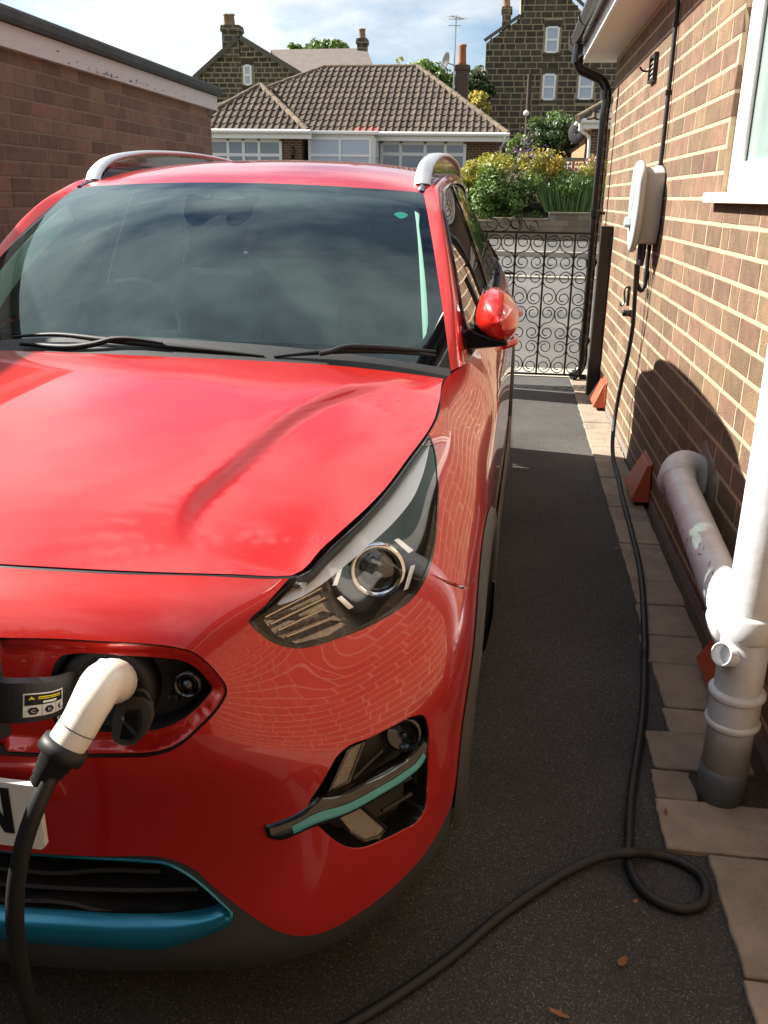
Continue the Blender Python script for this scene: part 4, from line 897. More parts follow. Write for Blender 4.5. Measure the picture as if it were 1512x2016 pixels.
k_.data.flip_normals()
ring('port_gap', shell_off(pa, -.004), shell_off(np.array(po), -.02), M_INNER, port, mirror=True)
pr_ = panel_off(PIN)-[0, 0, 0]; back = shell_off(shrink(PIN, .96), -.075)
ring('port_wall', pr_, back, M_TRIM, port); V, Fc = fan(back); obj('port_back', V, Fc, M_TRIM, port)
# socket, seal, small lock lamp
sk = hit(S6([(640, 480)]), .055)[0]; fdir = np.array([.10, -.96, .12]); fdir /= np.linalg.norm(fdir)
V, Fc = lathe([(.072, -.03), (.070, .004), (.062, .010), (.045, .006), (.040, -.01)], sk, fdir, 32); obj('socket', V, Fc, M_TRIM, port, smooth=True)
pc2 = hit(S6([(1115, 450)]), .03)[0]; V, Fc = lathe([(.020, -.03), (.020, .004), (.016, .004), (.015, -.006), (.009, -.006), (.009, .004), (0, .007)], pc2, fdir, 24); obj('lock_lamp', V, Fc, M_BLK, port, smooth=True)
q = hit(S6([(1005,505),(1060,510),(1058,560),(1000,555)]), .03); obj('release_tab', np.vstack([q, q+[0, .02, 0]]), [(0,1,2,3),(0,4,5,1),(1,5,6,2),(2,6,7,3),(3,7,4,0)], M_BLK, port)
# socket cover hanging open
cv = [(700,560),(730,535),(790,520),(850,525),(895,580),(900,660),(870,740),(800,805),(730,812),(680,790),(662,740),(670,650)]
q = np.array([cy_(*p, .045-.03*(p_[1]-520)/290) for p, p_ in zip(S6(cv), cv)]); c_ = q.mean(0); q2 = q+[0, .012, 0]; k = len(q); hole = np.array([cy_(*p, .040-.03*(p_[1]-520)/290) for p, p_ in zip(S6([(755,605),(830,600),(838,700),(790,765),(718,762)]), [(0,605),(0,600),(0,700),(0,765),(0,762)])])
M_CAPG = mat('grey_rubber_cap', (.045, .040, .034), .6)
obj('socket_cover', np.vstack([q, q2]), [tuple(range(k))]+[(i, (i+1) % k, k+(i+1) % k, k+i) for i in range(k)], M_CAPG, port)
obj('cover_plug', np.vstack([hole+[0, -.004, 0], hole+[0, .004, 0]]), [tuple(range(5))]+[(i, (i+1) % 5, 5+(i+1) % 5, 5+i) for i in range(5)], M_BLK, port)
tube_obj('cover_strap', [cy_(*p, y) for p, y in zip(S6([(745,540),(790,495),(850,485),(890,530)]), (.03, .05, .05, .05))], .004, M_RUB, port, 6, 14)
# hinge arm with its label and the open flap
ar = [(450,400,.055),(400,402,.02),(300,430,-.02),(180,438,-.045),(60,440,-.055),(-60,420,-.05)]
arL = [(450,610,.055),(400,600,.02),(300,650,-.02),(180,672,-.045),(60,680,-.055),(-60,665,-.05)]
a = np.array(smooth_loop([tuple(cy_(*S6([(x, y)])[0], d)) for x, y, d in ar], n=24, closed=False)); b = np.array(smooth_loop([tuple(cy_(*S6([(x, y)])[0], d)) for x, y, d in arL], n=24, closed=False)); nn = 24
V = np.vstack([a, b, b+[-.004, .014, 0], a+[-.004, .014, 0]]); flap = empty('port_flap'); flap.parent = car
obj('hinge_arm', V, [(j*nn+i, j*nn+i+1, ((j+1) % 4)*nn+i+1, ((j+1) % 4)*nn+i) for j in range(4) for i in range(nn-1)]+[(0, nn, 2*nn, 3*nn), (nn-1, 4*nn-1, 3*nn-1, 2*nn-1)], M_TRIM, flap)
def arm_pt(x, y, out=.0012):
    """point on the front of the hinge arm; x 0..1 along, y 0..1 down"""
    i = min(int(x*22.99), 22); t = x*23-i; p = a[i]*(1-t)+a[i+1]*t; q = b[i]*(1-t)+b[i+1]*t; n = np.cross(a[i+1]-a[i], b[i]-a[i]); n /= np.linalg.norm(n); n = n if n[1] < 0 else -n
    return p*(1-y)+q*y+n*out
def arm_poly(name, P, m, out):
    obj(name, [arm_pt(x, y, out) for x, y in P], [tuple(range(len(P)))], m, flap)
M_LABW = mat('label_white', (.70, .70, .66), .4); M_LABY = mat('label_yellow', (.75, .60, .03), .4); M_LABK = mat('label_black', (.01, .01, .01), .4)
def strip_poly(x0, x1, y0, y1, n=8): return [(x, y0) for x in np.linspace(x0, x1, n)]+[(x, y1) for x in np.linspace(x1, x0, n)]
def arm_strip(name, x0, x1, y0, y1, m, out, n=8):
    xs = np.linspace(x0, x1, n); V = [arm_pt(x, y, out) for x in xs for y in (y0, y1)]; obj(name, V, [(2*i, 2*i+2, 2*i+3, 2*i+1) for i in range(n-1)], m, flap)
arm_strip('label', .30, .72, .25, .85, M_LABW, .0012); arm_strip('label_band', .31, .71, .28, .55, M_LABK, .0018); arm_strip('side_label', .235, .275, .08, .70, M_LABW, .0012, 3)
for x in (.345, .66): arm_poly('warning_triangle', [(x-.025, .40), (x+.025, .40), (x, .31)], M_LABY, .0024)
arm_strip('label_line', .395, .61, .33, .36, M_LABY, .0024); arm_strip('label_line', .395, .61, .38, .40, M_LABY, .0024); arm_strip('label_line', .44, .57, .45, .51, M_LABW, .0024)
for x in (.375, .51, .645):
    arm_poly('hexagon', [(x+.045*math.cos(t), .70+.105*math.sin(t)) for t in np.linspace(0, 2*math.pi, 7)[:-1]], M_LABK, .0018)
for x in (.4425, .5775): arm_strip('label_rule', x-.002, x+.002, .56, .84, M_LABK, .0018, 2)
def letter(ch, size, m, name, fn, parent):
    cu = bpy.data.curves.new(name, 'FONT'); cu.body = ch; cu.size = size; cu.align_x = 'CENTER'; cu.align_y = 'CENTER'; t = bpy.data.objects.new(name, cu); COL.objects.link(t)
    dg = bpy.context.evaluated_depsgraph_get(); me = bpy.data.meshes.new_from_object(t.evaluated_get(dg)); bpy.data.objects.remove(t)
    V = [fn(v.co.x, v.co.y) for v in me.vertices]; Fc = [tuple(p.vertices) for p in me.polygons]; return obj(name, V, Fc, m, parent)
for ch, x in (('L', .375), ('K', .51), ('C', .645)): letter(ch, .10, M_LABW, 'letter', lambda u, v, x=x: arm_pt(x-u*.55, .70-v*1.1, .0024), flap)
# the flap itself, swung out to the left of the opening
hx = a[-1]*.5+b[-1]*.5; fl_ = [(-.02, .085), (.04, .082), (.12, .045), (.165, 0), (.12, -.045), (.04, -.075), (-.02, -.08)]
mbp = MB(); mbp.prism(fl_, 0, .018, lambda p, q, t: (hx[0]-.004-t-p*.35, hx[1]-.004-p*.9+.02, hx[2]+q+.005)); mbp.build('flap_panel', M_TRIM, flap, bevel=.005)
# ---- number plate
plate = empty('number_plate'); plate.parent = car
MB().prism([(-.26+.012*(1-math.cos(t)) if False else x, z) for x, z in [(-.26, .518), (-.254, .512), (.254, .512), (.26, .518), (.26, .617), (.254, .623), (-.254, .623), (-.26, .617)]], -.012, -.002, lambda a_, b_, t: (a_, t, b_)).build('plate_sheet', M_WHITEP, plate)
xN = float(cy_(24, 1600, -.012)[0]); zt, zb = float(cy_(10, 1551, -.012)[2]), float(cy_(10, 1637, -.012)[2]); wN = .052; st = .0135
mbN = MB(); fn = lambda a_, b_, t: (a_, t, b_)
mbN.prism([(xN-wN, zb), (xN-wN+st, zb), (xN-wN+st, zt), (xN-wN, zt)], -.0135, -.0125, fn); mbN.prism([(xN-st, zb), (xN, zb), (xN, zt), (xN-st, zt)], -.0135, -.0125, fn); mbN.prism([(xN-wN+.001, zt), (xN-wN+st+.002, zt), (xN-.001, zb), (xN-st-.002, zb)], -.0139, -.0137, fn)
mbN.build('plate_letter', M_LABK, plate)
# ---- wheels, arch flares, sills
for s in (1, -1):
    for yw in (.87, 3.57):
        w = empty('wheel', (s*.715, yw, .33)); w.parent = car
        V, Fc = lathe([(.21, -.10), (.29, -.105), (.322, -.09), (.33, -.06), (.33, .06), (.322, .09), (.29, .105), (.215, .10)], (0, 0, 0), (s, 0, 0), 48); obj('tyre', V, [f for f in Fc if len(f) == 4], M_TYRE, w, smooth=True)
        V, Fc = lathe([(.215, -.09), (.215, .085), (.205, .09), (.20, .05), (.06, .03), (.05, .06), (0, .062)], (0, 0, 0), (s, 0, 0), 48); obj('rim', V, [f for f in Fc if len(f) == 4], M_RIM, w, smooth=True)
        for k in range(5):
            t = 2*math.pi*k/5; c, sn = math.cos(t), math.sin(t); MB().add(*tube([(s*.07, c*.05, sn*.05), (s*.075, c*.12, sn*.12), (s*.082, c*.205, sn*.205)], [.026, .022, .018], 6)).build('spoke', M_RIM, w, smooth=True)
    for yc, t0, t1 in ((.87, 190, -6), (3.57, 186, -8)):
        tt = np.radians(np.linspace(t0, t1, 60)); prof = [(ARCH_R+.004, .002), (ARCH_R-.004, .012), (ARCH_R-.03, .015), (.385, .014), (.375, .008), (.372, -.05)]; V = []
        for r_, of in prof:
            yz = [(yc+r_*math.cos(t), max(.215, .33+r_*math.sin(t))) for t in tt]; V.append(shell_off(on_side(yz), of)*[s, 1, 1])
        V = np.vstack(V); n_ = 60; obj('arch_flare', V, [(j*n_+i, j*n_+i+1, (j+1)*n_+i+1, (j+1)*n_+i) for j in range(5) for i in range(n_-1)], M_GREYTRIM, car, smooth=True)
        # inner arch liner
        V = []
        for xx in (.80, .45):
            V += [(s*xx, yc+.378*math.cos(t), .33+.378*math.sin(t)) for t in tt]
        obj('arch_liner', V, [(i, i+1, 61+i, 60+i) for i in range(59)], M_INNER, car)
    ys_ = np.linspace(1.22, 3.2, 40); prof = [(.455, .003), (.445, .014), (.36, .018), (.25, .014), (.19, -.01), (.18, -.10)]; V = []
    for z_, of in prof: V.append(shell_off(on_side([(y, max(z_, .21)) for y in ys_]), of)*[s, 1, 1]-[0, 0, max(0, .21-z_)])
    obj('sill_cladding', np.vstack(V), [(j*40+i, j*40+i+1, (j+1)*40+i+1, (j+1)*40+i) for j in range(5) for i in range(39)], M_GREYTRIM, car, smooth=True)
MB().box((-.62, .42, .19), (.62, 4.0, .22)).build('underbody', M_INNER, car)
# ---- mirrors (folded in) and handles
def mirror_px():
    sil = [(934,636),(938,604),(950,578),(974,570),(998,580),(1014,600),(1022,625),(1018,650),(1004,668),(985,673),(962,664),(942,648)]
    P = np.array([cy_(*p, 1.50) for p in sil]); return np.array(smooth_loop([tuple(p) for p in P], n=36))
mp_ = mirror_px(); mc = mp_.mean(0)
for s in (1, -1):
    m_ = empty('door_mirror'); m_.parent = car; V = []; secs = [(1.375, .05, .0, .010), (1.378, .25, 0, .008), (1.39, .48, 0, .006), (1.41, .68, 0, .004), (1.44, .85, 0, .0), (1.48, .96, 0, 0), (1.53, 1.0, 0, 0), (1.60, .97, 0, 0), (1.66, .88, 0, 0), (1.675, .8, 0, 0)]
    for y, f, dx, dz in secs: q = mc+(mp_-mc)*f; q[:, 1] = y; q[:, 0] += .012*(1-f); V.append(q*[s, 1, 1])
    n_ = 36; K = len(secs); obj('mirror_cap', np.vstack(V), [(j*n_+i, j*n_+(i+1) % n_, (j+1)*n_+(i+1) % n_, (j+1)*n_+i) for j in range(K-1) for i in range(n_)]+[tuple(range(n_)), tuple((K-1)*n_+i for i in range(n_))], M_RED, m_, smooth=True)
    base = [(911,655),(925,646),(937,655),(960,664),(1000,674),(1001,680),(975,684),(930,688),(917,690)]; P = np.array([cy_(*p, 1.42) for p in base]); k = len(P); V = np.vstack([P, P+[-.01, .14, .0]])*[s, 1, 1]
    MB().add(V, [tuple(range(k)), tuple(range(2*k-1, k-1, -1))]+[(i, (i+1) % k, k+(i+1) % k, k+i) for i in range(k)]).build('mirror_arm', M_BLK, m_, bevel=.006)
    edge = [(936,655),(932,628),(939,596),(953,576),(960,574),(948,600),(942,630),(945,655)]; P = np.array([cy_(*p, 1.50) for p in edge]); k = len(P); V = np.vstack([P, P+[0, .15, 0]])*[s, 1, 1]
    MB().add(V, [tuple(range(k)), tuple(range(2*k-1, k-1, -1))]+[(i, (i+1) % k, k+(i+1) % k, k+i) for i in range(k)]).build('mirror_rim', M_BLK, m_)
    for yh in (2.18, 3.05):
        h0 = shell(on_side([(yh, .93), (yh+.05, .935), (yh+.14, .94), (yh+.19, .942)])); h0[:, 0] += [.002, .034, .034, .002]
        tube_obj('door_handle', h0*[s, 1, 1], .013, M_RED, car, 8, 16)
# ---- wipers
def ws_path(px, off): uv = np.array(ws_solve(px)); return ws(uv)+ws_n(uv)*off
for blade, arm in (([(40,676),(120,672),(215,682),(330,694),(430,704),(522,714)], [(60,694),(180,698),(208,693),(232,686),(262,684),(300,688),(330,693)]), ([(541,715),(610,708),(690,703),(770,705),(852,713)], [(628,714),(648,710),(668,703),(690,700),(720,701),(850,709)])):
    wp = empty('wiper'); wp.parent = car
    tube_obj('wiper_blade', ws_path(blade, .030), [.003, .006, .008, .008, .006, .003], M_RUB, wp, 8, 40)
    tube_obj('wiper_arm', ws_path(arm, .040), [.006, .007, .008, .008, .007, .005, .003], M_RUB, wp, 8, 30)
# tax sticker on the screen
q = smooth_loop(ws_solve([(776,420),(790,416),(803,421),(789,429)]), n=16); V = ws(np.array(q))-ws_n(np.array(q))*.002; obj('screen_sticker', V, [tuple(range(16))], mat('green_sticker', (.03, .35, .25), .5), car)
# ================================================================== charging cable (plug, boot, flex)
cable = empty('charging_cable', (.35, 1.45, 0), 'black charging cable looped on the tarmac with cream plug in the red car', 'cable')
def carw(p): return c2w(p)[0]
def rel(P, root): return np.asarray(P)-np.array(root.location)
pk = [cy_(*S6([p])[0], y) for p, y in (((700, 440), .055), ((655, 430), -.01), ((600, 455), -.045), ((540, 560), -.075), ((470, 690), -.095), ((385, 820), -.11))]
pk = np.array([carw(p) for p in pk]); rad = [.027, .0305, .031, .0275, .0245, .0245]
tube_obj('plug_handle', rel(pk, cable), rad, M_CREAM, cable, 20, 40)
pe = pk[-1]; dr = (pk[-1]-pk[-2]); dr /= np.linalg.norm(dr)
V, Fc = lathe([(.030, -.006), (.031, .004), (.030, .012), (.022, .016), (.021, .026), (.019, .027), (.0195, .034), (.017, .035), (.0175, .042), (.0150, .043), (.0150, .052), (.010, .056)], rel(pe, cable), dr, 24); obj('plug_boot', V, Fc, M_RUB, cable, smooth=True)
rb = np.array([carw(cy_(*S6([(640, 335)])[0], -.02))]); 
gp_ = [(1100,1745),(1050,1768),(980,1815),(900,1880),(800,1950),(700,2012),(620,2070)]
up_ = [carw(cy_(*p, y)) for p, y in (((104, 1512), -.125), ((75, 1580), -.15), ((47, 1660), -.165), ((32, 1740), -.17), ((30, 1830), -.165), ((45, 1930), -.14), ((75, 2040), -.10))]
g0 = [tuple(atz(*p, .012)) for p in [(1244,1720),(1262,1750),(1300,1778),(1345,1790),(1380,1782),(1391,1758),(1378,1722),(1340,1697),(1290,1683)]]
g1 = [tuple(atz(*p, z)) for p, z in (((1240, 1679), .034), ((1180, 1688), .022), ((1130, 1710), .013), ((1060, 1752), .012), ((980, 1808), .012), ((900, 1876), .012), ((800, 1948), .012), ((700, 2010), .012))]
end = [(-.30, 1.10, .012), (-.42, 1.02, .012), (-.52, .97, .015), (-.585, .94, .06), tuple(up_[-1]+[.0, -.0, -.12])]
w0 = [(.660, 4.86, 1.19)]
low = [tuple(atz(*p, .012)) for p in [(1214,935),(1225,985),(1242,1050),(1260,1130),(1267,1220),(1269,1300),(1266,1400),(1256,1480),(1244,1560),(1239,1640)]]
hang = [tuple(at(*p, y)) for p, y in (((1253, 520), 4.90), ((1250, 580), 4.92), ((1246, 640), 4.97), ((1236, 700), 5.05), ((1222, 760), 5.12), ((1211, 820), 5.12), ((1206, 870), 5.03))]
path = hang+low+g0+g1+end+up_[::-1]+[tuple(pe+dr*.05)]
fx = np.array(path); fx[:, 2] = np.maximum(fx[:, 2], .0125)
P = resample(fx, 420); P[:, 2] = np.maximum(P[:, 2], .0125+.013*((P[:, 0] > .45) & (P[:, 1] < 5.1) & (P[:, 2] < .03)*(P[:, 0] > .53)))
tube_obj('flex', rel(P, cable), .0115, M_RUB, cable, 10)

pm_ = (pk[2]*.6+pk[3]*.4); dd_ = (pk[3]-pk[2]); dd_ /= np.linalg.norm(dd_)
V, Fc = lathe([(.0275, -.0006), (.0279, 0), (.0275, .0006)], rel(pk[4]*.9+pk[5]*.1, cable), dr, 24); obj('plug_seam', V, [f for f in Fc if len(f) == 4], M_CAPG, cable, smooth=True)
bt = rel(pk[1], cable)+np.array([0, -.012, .0325]); MB().box(tuple(bt-[.011, .010, .004]), tuple(bt+[.011, .012, .003])).build('release_button', mat('lavender_button', (.55, .55, .70), .3), cable, bevel=.003)
# ================================================================== PIPES, CHARGER, GATE, SMALL THINGS ON THE WALL
def shift(P, root): return [tuple(np.array(p)-np.array(root.location)) for p in P]
# ---- black rainwater downpipe
dp = empty('downpipe', (.685, 7.45, 0), 'black plastic rainwater downpipe with swan neck beside the gate', 'drainpipe')
tube_obj('pipe', shift([(.455, 7.47, 2.50), (.455, 7.47, 2.40), (.47, 7.47, 2.345), (.56, 7.47, 2.30), (.645, 7.46, 2.255), (.68, 7.45, 2.20), (.685, 7.45, 2.0), (.685, 7.45, 1.2), (.685, 7.45, .30), (.68, 7.44, .12), (.645, 7.42, .06), (.60, 7.40, .04)], dp), .036, M_BPVC, dp, 14, 70)
for z, nm in ((2.405, 'socket'), (2.16, 'socket'), (1.32, 'bracket'), (.95, 'bracket'), (.33, 'bracket')):
    c = (.685, 7.45, z) if z < 2.3 else (.455, 7.47, z)
    V, Fc = lathe([(.037, -.03), (.044, -.028), (.044, .028), (.037, .03)], np.array(c)-np.array(dp.location), (0, 0, 1), 18); obj(nm, V, Fc, M_BPVC, dp, smooth=False)
    if nm == 'bracket': MB().box((.035, -.018, z-.012), (.072, .018, z+.012)).build('bracket_lug', M_BPVC, dp)
# ---- white soil pipe with its branch
soil = empty('soil_pipe', (.615, 1.96, 0), 'grey white plastic soil pipe with boss and collars rising from the paving', 'pipe')
V, Fc = lathe([(.0575, -.02), (.0585, .075), (.0575, .105)], (0, 0, 0), (0, 0, 1), 40); obj('painted_foot', V, Fc, M_DGPVC, soil, smooth=True)
V, Fc = lathe([(.055, .104), (.055, .28), (.0555, .50), (.054, .52), (.054, 2.62)], (0, 0, 0), (0, 0, 1), 40); obj('stack', V, Fc, M_GPVC, soil, smooth=True)
for z0, z1, r in ((.222, .238, .0655), (.300, .318, .0665), (.462, .522, .064)):
    V, Fc = lathe([(.055, z0-.006), (r-.003, z0), (r, z0+.004), (r, z1-.004), (r-.003, z1), (.055, z1+.004)], (0, 0, 0), (0, 0, 1), 40); obj('collar', V, Fc, M_GPVC, soil, smooth=True)
V, Fc = lathe([(.0595, .238), (.0595, .300)], (0, 0, 0), (0, 0, 1), 40); obj('coupling', V, [f for f in Fc if len(f) == 4], M_GPVC, soil, smooth=True)
bd = np.array([-.72, -.55, .30]); bd /= np.linalg.norm(bd); bc = np.array([0, 0, .405])
V, Fc = lathe([(.028, .03), (.028, .085), (.0245, .0855), (.024, .05)], bc, bd, 28); obj('boss', V, [f for f in Fc if len(f) == 4], M_GPVC, soil, smooth=True)
V, Fc = lathe([(.024, .050), (0, .049)], bc, bd, 28); obj('boss_plug', V, Fc, mat('boss_plug_grey', (.25, .25, .25), .5), soil)  # disc closing the boss, in one flat mid grey
# raking branch from the wall elbow down to the stack
br = [(.70, 3.20, .50), (.655, 3.165, .515), (.635, 3.09, .50), (.628, 3.0, .472), (.622, 2.6, .36+.06), (.617, 2.20, .37), (.615, 2.04, .36)]
el = resample(np.array([(.785, 3.19, .455), (.735, 3.195, .495), (.685, 3.17, .518), (.652, 3.11, .512), (.640, 3.04, .492)])-np.array(soil.location), 24)
tube_obj('elbow', el, .0615, M_GPVC, soil, 28)
tube_obj('branch', resample(np.array([(.644, 3.08, .506), (.634, 2.7, .482), (.622, 2.3, .458), (.615, 2.02, .440)])-np.array(soil.location), 20), .0545, M_GPVC, soil, 28)
ec = np.array([.6415, 3.055, .497])-np.array(soil.location); ed = np.array([-.03, -.97, -.2])
V, Fc = lathe([(.0615, -.02), (.0665, -.014), (.0665, .012), (.0615, .016), (.055, .017)], ec, ed, 32); obj('elbow_collar', V, Fc, M_GPVC, soil, smooth=True)
V, Fc = lathe([(.054, -.05), (.0655, -.045), (.067, .0), (.064, .03), (.054, .04)], np.array([0, .085, .443]), (0, -1, -.06), 32); obj('branch_collar', V, Fc, M_GPVC, soil, smooth=True)
mk = MB(); r_ = random.Random(3)
for k in range(34):
    t = r_.choice([r_.uniform(0, .15), r_.uniform(.5, .75), r_.uniform(0, 1)]); base = np.array([.644, 3.08, .502])*(1-t)+np.array([.616, 2.1, .447])*t; a = math.radians(r_.uniform(150, 245)); n = np.array([math.cos(a), 0, -math.sin(a)]) if False else np.array([-abs(math.cos(a)), -.1, math.sin(-a)]); n /= np.linalg.norm(n)
    c = base+n*.0552; tl = r_.uniform(.002, .012); d = np.array([0, -.97, -.15])*tl+np.cross(n, [0, 1, 0])*r_.uniform(-.006, .006); w = np.cross(n, d); w = w/np.linalg.norm(w)*r_.uniform(.0008, .0018); mk.add([c-d-w, c-d+w, c+d+w*.5, c+d-w*.5], [(0, 1, 2, 3)])
mk.V = shift(mk.V, soil); mk.build('scuff_marks', mat('black_scuff', (.02, .02, .02), .9), soil)
# patched hole round the elbow
pt = [(3.02, .40), (3.05, .36), (3.12, .335), (3.20, .345), (3.26, .39), (3.275, .45), (3.25, .52), (3.29, .575), (3.25, .60), (3.18, .575), (3.08, .56), (3.03, .50)]
pm = MB().prism(pt, -.008, .02, lambda a, b, t: (WX+t-.002, a, b)); o = pm.build('mortar_patch', M_CONC, house, bevel=.002, seg=1); loc(o, house)
# ---- wall charger
ch = empty('ev_charger', (.765, 4.95, 1.2), 'pale grey rounded wall charger on the brick wall with a cable hanging below', 'charger')
def chx(x, y, z): return (x-.765, y-4.95, z-1.2)
o2 = np.array(smooth_loop([(1.165, 4.90), (1.21, 4.805), (1.30, 4.757), (1.45, 4.742), (1.56, 4.757), (1.598, 4.82), (1.607, 4.90), (1.59, 4.98), (1.53, 5.03), (1.38, 5.045), (1.26, 5.01), (1.20, 4.955)], n=48)); cc = o2.mean(0); V = []
LY = ((.668, .90), (.664, .97), (.654, 1.0), (.642, 1.0), (.634, .97), (.630, .91), (.6285, .80))
for x, f in LY: V += [chx(x, cc[1]+(b-cc[1])*f, cc[0]+(a-cc[0])*f) for a, b in o2]
K = len(LY); n_ = 48; obj('front_cover', V, [(j*n_+i, j*n_+(i+1) % n_, (j+1)*n_+(i+1) % n_, (j+1)*n_+i) for j in range(K-1) for i in range(n_)]+[tuple((K-1)*n_+i for i in range(n_))], M_GREYP, ch, smooth=True)
bl_ = [(1.215, 4.83), (1.205, 4.86), (1.205, 4.96), (1.22, 4.99), (1.50, 5.0), (1.57, 4.96), (1.575, 4.86), (1.55, 4.80), (1.30, 4.80)]
MB().prism(bl_, .6685, .762, lambda a, b, t: chx(t, b, a)).build('charger_body', M_GREYP, ch, smooth=True, bevel=.008)
V, Fc = lathe([(.085, 0), (.085, .035), (.070, .055)], chx(.766, 4.90, 1.50), (-1, 0, .0), 28); obj('wall_hub', V, Fc, M_GREYP, ch, smooth=True)
q = np.array(smooth_loop([(1.40, 4.86), (1.54, 4.87), (1.56, 4.92), (1.53, 4.97), (1.42, 4.975), (1.37, 4.91)], n=30)); MB().prism([tuple(p) for p in q], .6262, .6283, lambda a, b, t: chx(t, b, a)).build('status_window', mat('pale_blue_panel', (.38, .47, .48), .15), ch)
MB().prism([(1.30, 4.87), (1.34, 4.90), (1.31, 4.95), (1.285, 4.90)], .600, .627, lambda a, b, t: chx(t, b, a)).build('cable_hook', mat('pale_blue_hook', (.38, .47, .48), .25), ch, bevel=.004)
for yy, zl in ((4.86, 1.06), (4.90, 1.03)):
    tube_obj('gland', [chx(.70, yy, 1.215), chx(.70, yy, 1.15), chx(.70, yy, 1.10)], [.019, .017, .011], M_RUB, ch, 10)
tube_obj('supply_loop', [chx(.70, 4.96, 1.21), chx(.70, 4.96, 1.08), chx(.71, 4.965, .99), chx(.735, 4.985, .965), chx(.75, 5.0, 1.0), chx(.752, 5.0, 1.12), chx(.752, 4.99, 1.25)], .012, M_RUB, ch, 8, 40)
# black supply cable up the wall
sc = empty('supply_cable', (.752, 4.95, 1.2), 'thin black supply cable clipped up the brick wall above the charger', 'cable')
tube_obj('cable_run', [(0, .05, -.22), (0, .04, .05), (0, -.02, .35), (0, -.02, .8), (0, .0, 1.25)], .011, M_RUB, sc, 8, 30)
for z, y in ((.02, .04), (.38, -.02), (.72, -.02), (1.02, -.01)): MB().box((-.014, y-.012, z-.012), (.014, y+.012, z+.012)).build('cable_clip', M_RUB, sc, bevel=.003)
tw = empty('bell_wire', (.764, 5.0, .5), 'hair thin black wire running down the wall below the charger', 'wire'); MB().add(*tube([(0, 0, .47), (0, .002, .2), (0, 0, -.02)], .0016, 5)).build('wire_run', M_RUB, tw)
hk = empty('wall_hook', (.76, 5.66, .86), 'small black iron hook fixed to the wall beside the hanging cable', 'hook')
tube_obj('hook_rod', [(0, .02, .06), (-.02, .01, .055), (-.025, 0, .03), (-.02, 0, -.03), (-.035, -.005, -.05), (-.045, -.01, -.035)], .0055, M_BIRON, hk, 6, 24); MB().box((-.006, -.015, -.05), (.004, .03, .07)).build('hook_plate', M_BIRON, hk, bevel=.003)
cp = empty('pipe_cap', (.765, 5.5, .785), 'stubby black pipe cap poking out of the brick wall', 'cap'); V, Fc = lathe([(.019, -.01), (.019, .045), (.016, .05), (0, .051)], (0, 0, 0), (-1, 0, 0), 16); obj('cap_barrel', V, Fc, M_BPVC, cp, smooth=True); V, Fc = lathe([(.023, -.003), (.023, .006), (.019, .007)], (0, 0, 0), (-1, 0, 0), 16); obj('cap_flange', V, Fc, M_BPVC, cp)
wl = empty('flue_vent', (.765, 5.6, 2.11), 'small square black framed vent high on the brick wall', 'vent')
MB().box((-.02, -.10, -.07), (.002, .10, -.055)).box((-.02, -.10, .055), (.002, .10, .07)).box((-.02, -.10, -.055), (.002, -.085, .055)).box((-.02, .085, -.055), (.002, .10, .055)).build('vent_frame', M_BIRON, wl, bevel=.002)
for z in (-.035, -.01, .015, .04): MB().add([(-.012, -.084, z-.012), (-.012, .084, z-.012), (.0, .084, z+.012), (.0, -.084, z+.012)], [(0, 1, 2, 3)]).build('louvre', mat('aluminium_louvre', (.5, .45, .35), .4, .5), wl)
tube_obj('vent_arm', [(0, .09, -.0), (-.05, .10, .0), (-.07, .10, .02)], .006, M_BIRON, wl, 6, 10)
# ---- terracotta vent cowls
def cowl(y0, y1, z0, z1, out, label):
    e = empty('vent_cowl', (WX-.006, (y0+y1)/2, z0), label, 'vent cover', 'terracotta vent covers along the wall foot'); h = z1-z0; w = (y1-y0)/2
    V = [(0, -w*.72, h), (0, w*.72, h), (-.018, -w*.70, h-.004), (-.018, w*.70, h-.004), (-out, -w, .012), (-out, w, .012), (-out+.006, -w, 0), (-out+.006, w, 0), (0, -w, 0), (0, w, 0)]
    MB().add(V, [(0, 1, 3, 2), (2, 3, 5, 4), (4, 5, 7, 6), (6, 7, 9, 8), (0, 2, 4, 6, 8), (1, 9, 7, 5, 3), (0, 8, 9, 1)]).build('cowl_hood', M_TERRA, e, bevel=.0025, seg=1)
    MB().box((-.003, -w*.86, h-.008), (.004, w*.86, h+.012)).build('cowl_flange', M_TERRA, e, bevel=.002, seg=1)
    MB().box((-out*.5, -.012, -.022), (-.004, .012, .0)).build('drain_lip', M_BIRON, e)
cowl(6.28, 6.62, .035, .20, .085, 'terracotta vent cover at the wall foot next to the black gate post')
cowl(4.20, 4.50, .035, .215, .085, 'terracotta vent cover at the wall foot below the raking white pipe')
cowl(2.36, 2.62, .035, .205, .085, 'terracotta vent cover tucked behind the foot of the soil pipe')
# ---- gate and post
post = empty('gate_post', (.722, 6.88, 0), 'square black brown timber post standing against the brick wall', 'post')
MB().box((-.042, -.045, -.05), (.042, .045, 1.225)).build('post_shaft', M_BTIMB, post, bevel=.006); MB().box((-.045, -.048, 1.2255), (.045, .048, 1.240)).build('post_cap', M_BTIMB, post, bevel=.005)
MB().box((.025, -.060, 1.10), (.043, -.0455, 1.19)).build('hinge_strap', M_BIRON, post, bevel=.003)
gate = empty('wrought_iron_gate', (.30, 7.2, 0), 'black wrought iron gate with rows of scrolls', 'gate'); GXO, GYO = .30, 7.2
GL, GR, GB, GT = -.62, .655, .09, 1.175
MB().box((GL-GXO, -.006, GT-.008), (GR-GXO, .006, GT+.008)).build('top_rail', M_BIRON, gate); MB().box((GL-GXO, -.006, GB-.008), (GR-GXO+.05, .006, GB+.008)).build('bottom_rail', M_BIRON, gate)
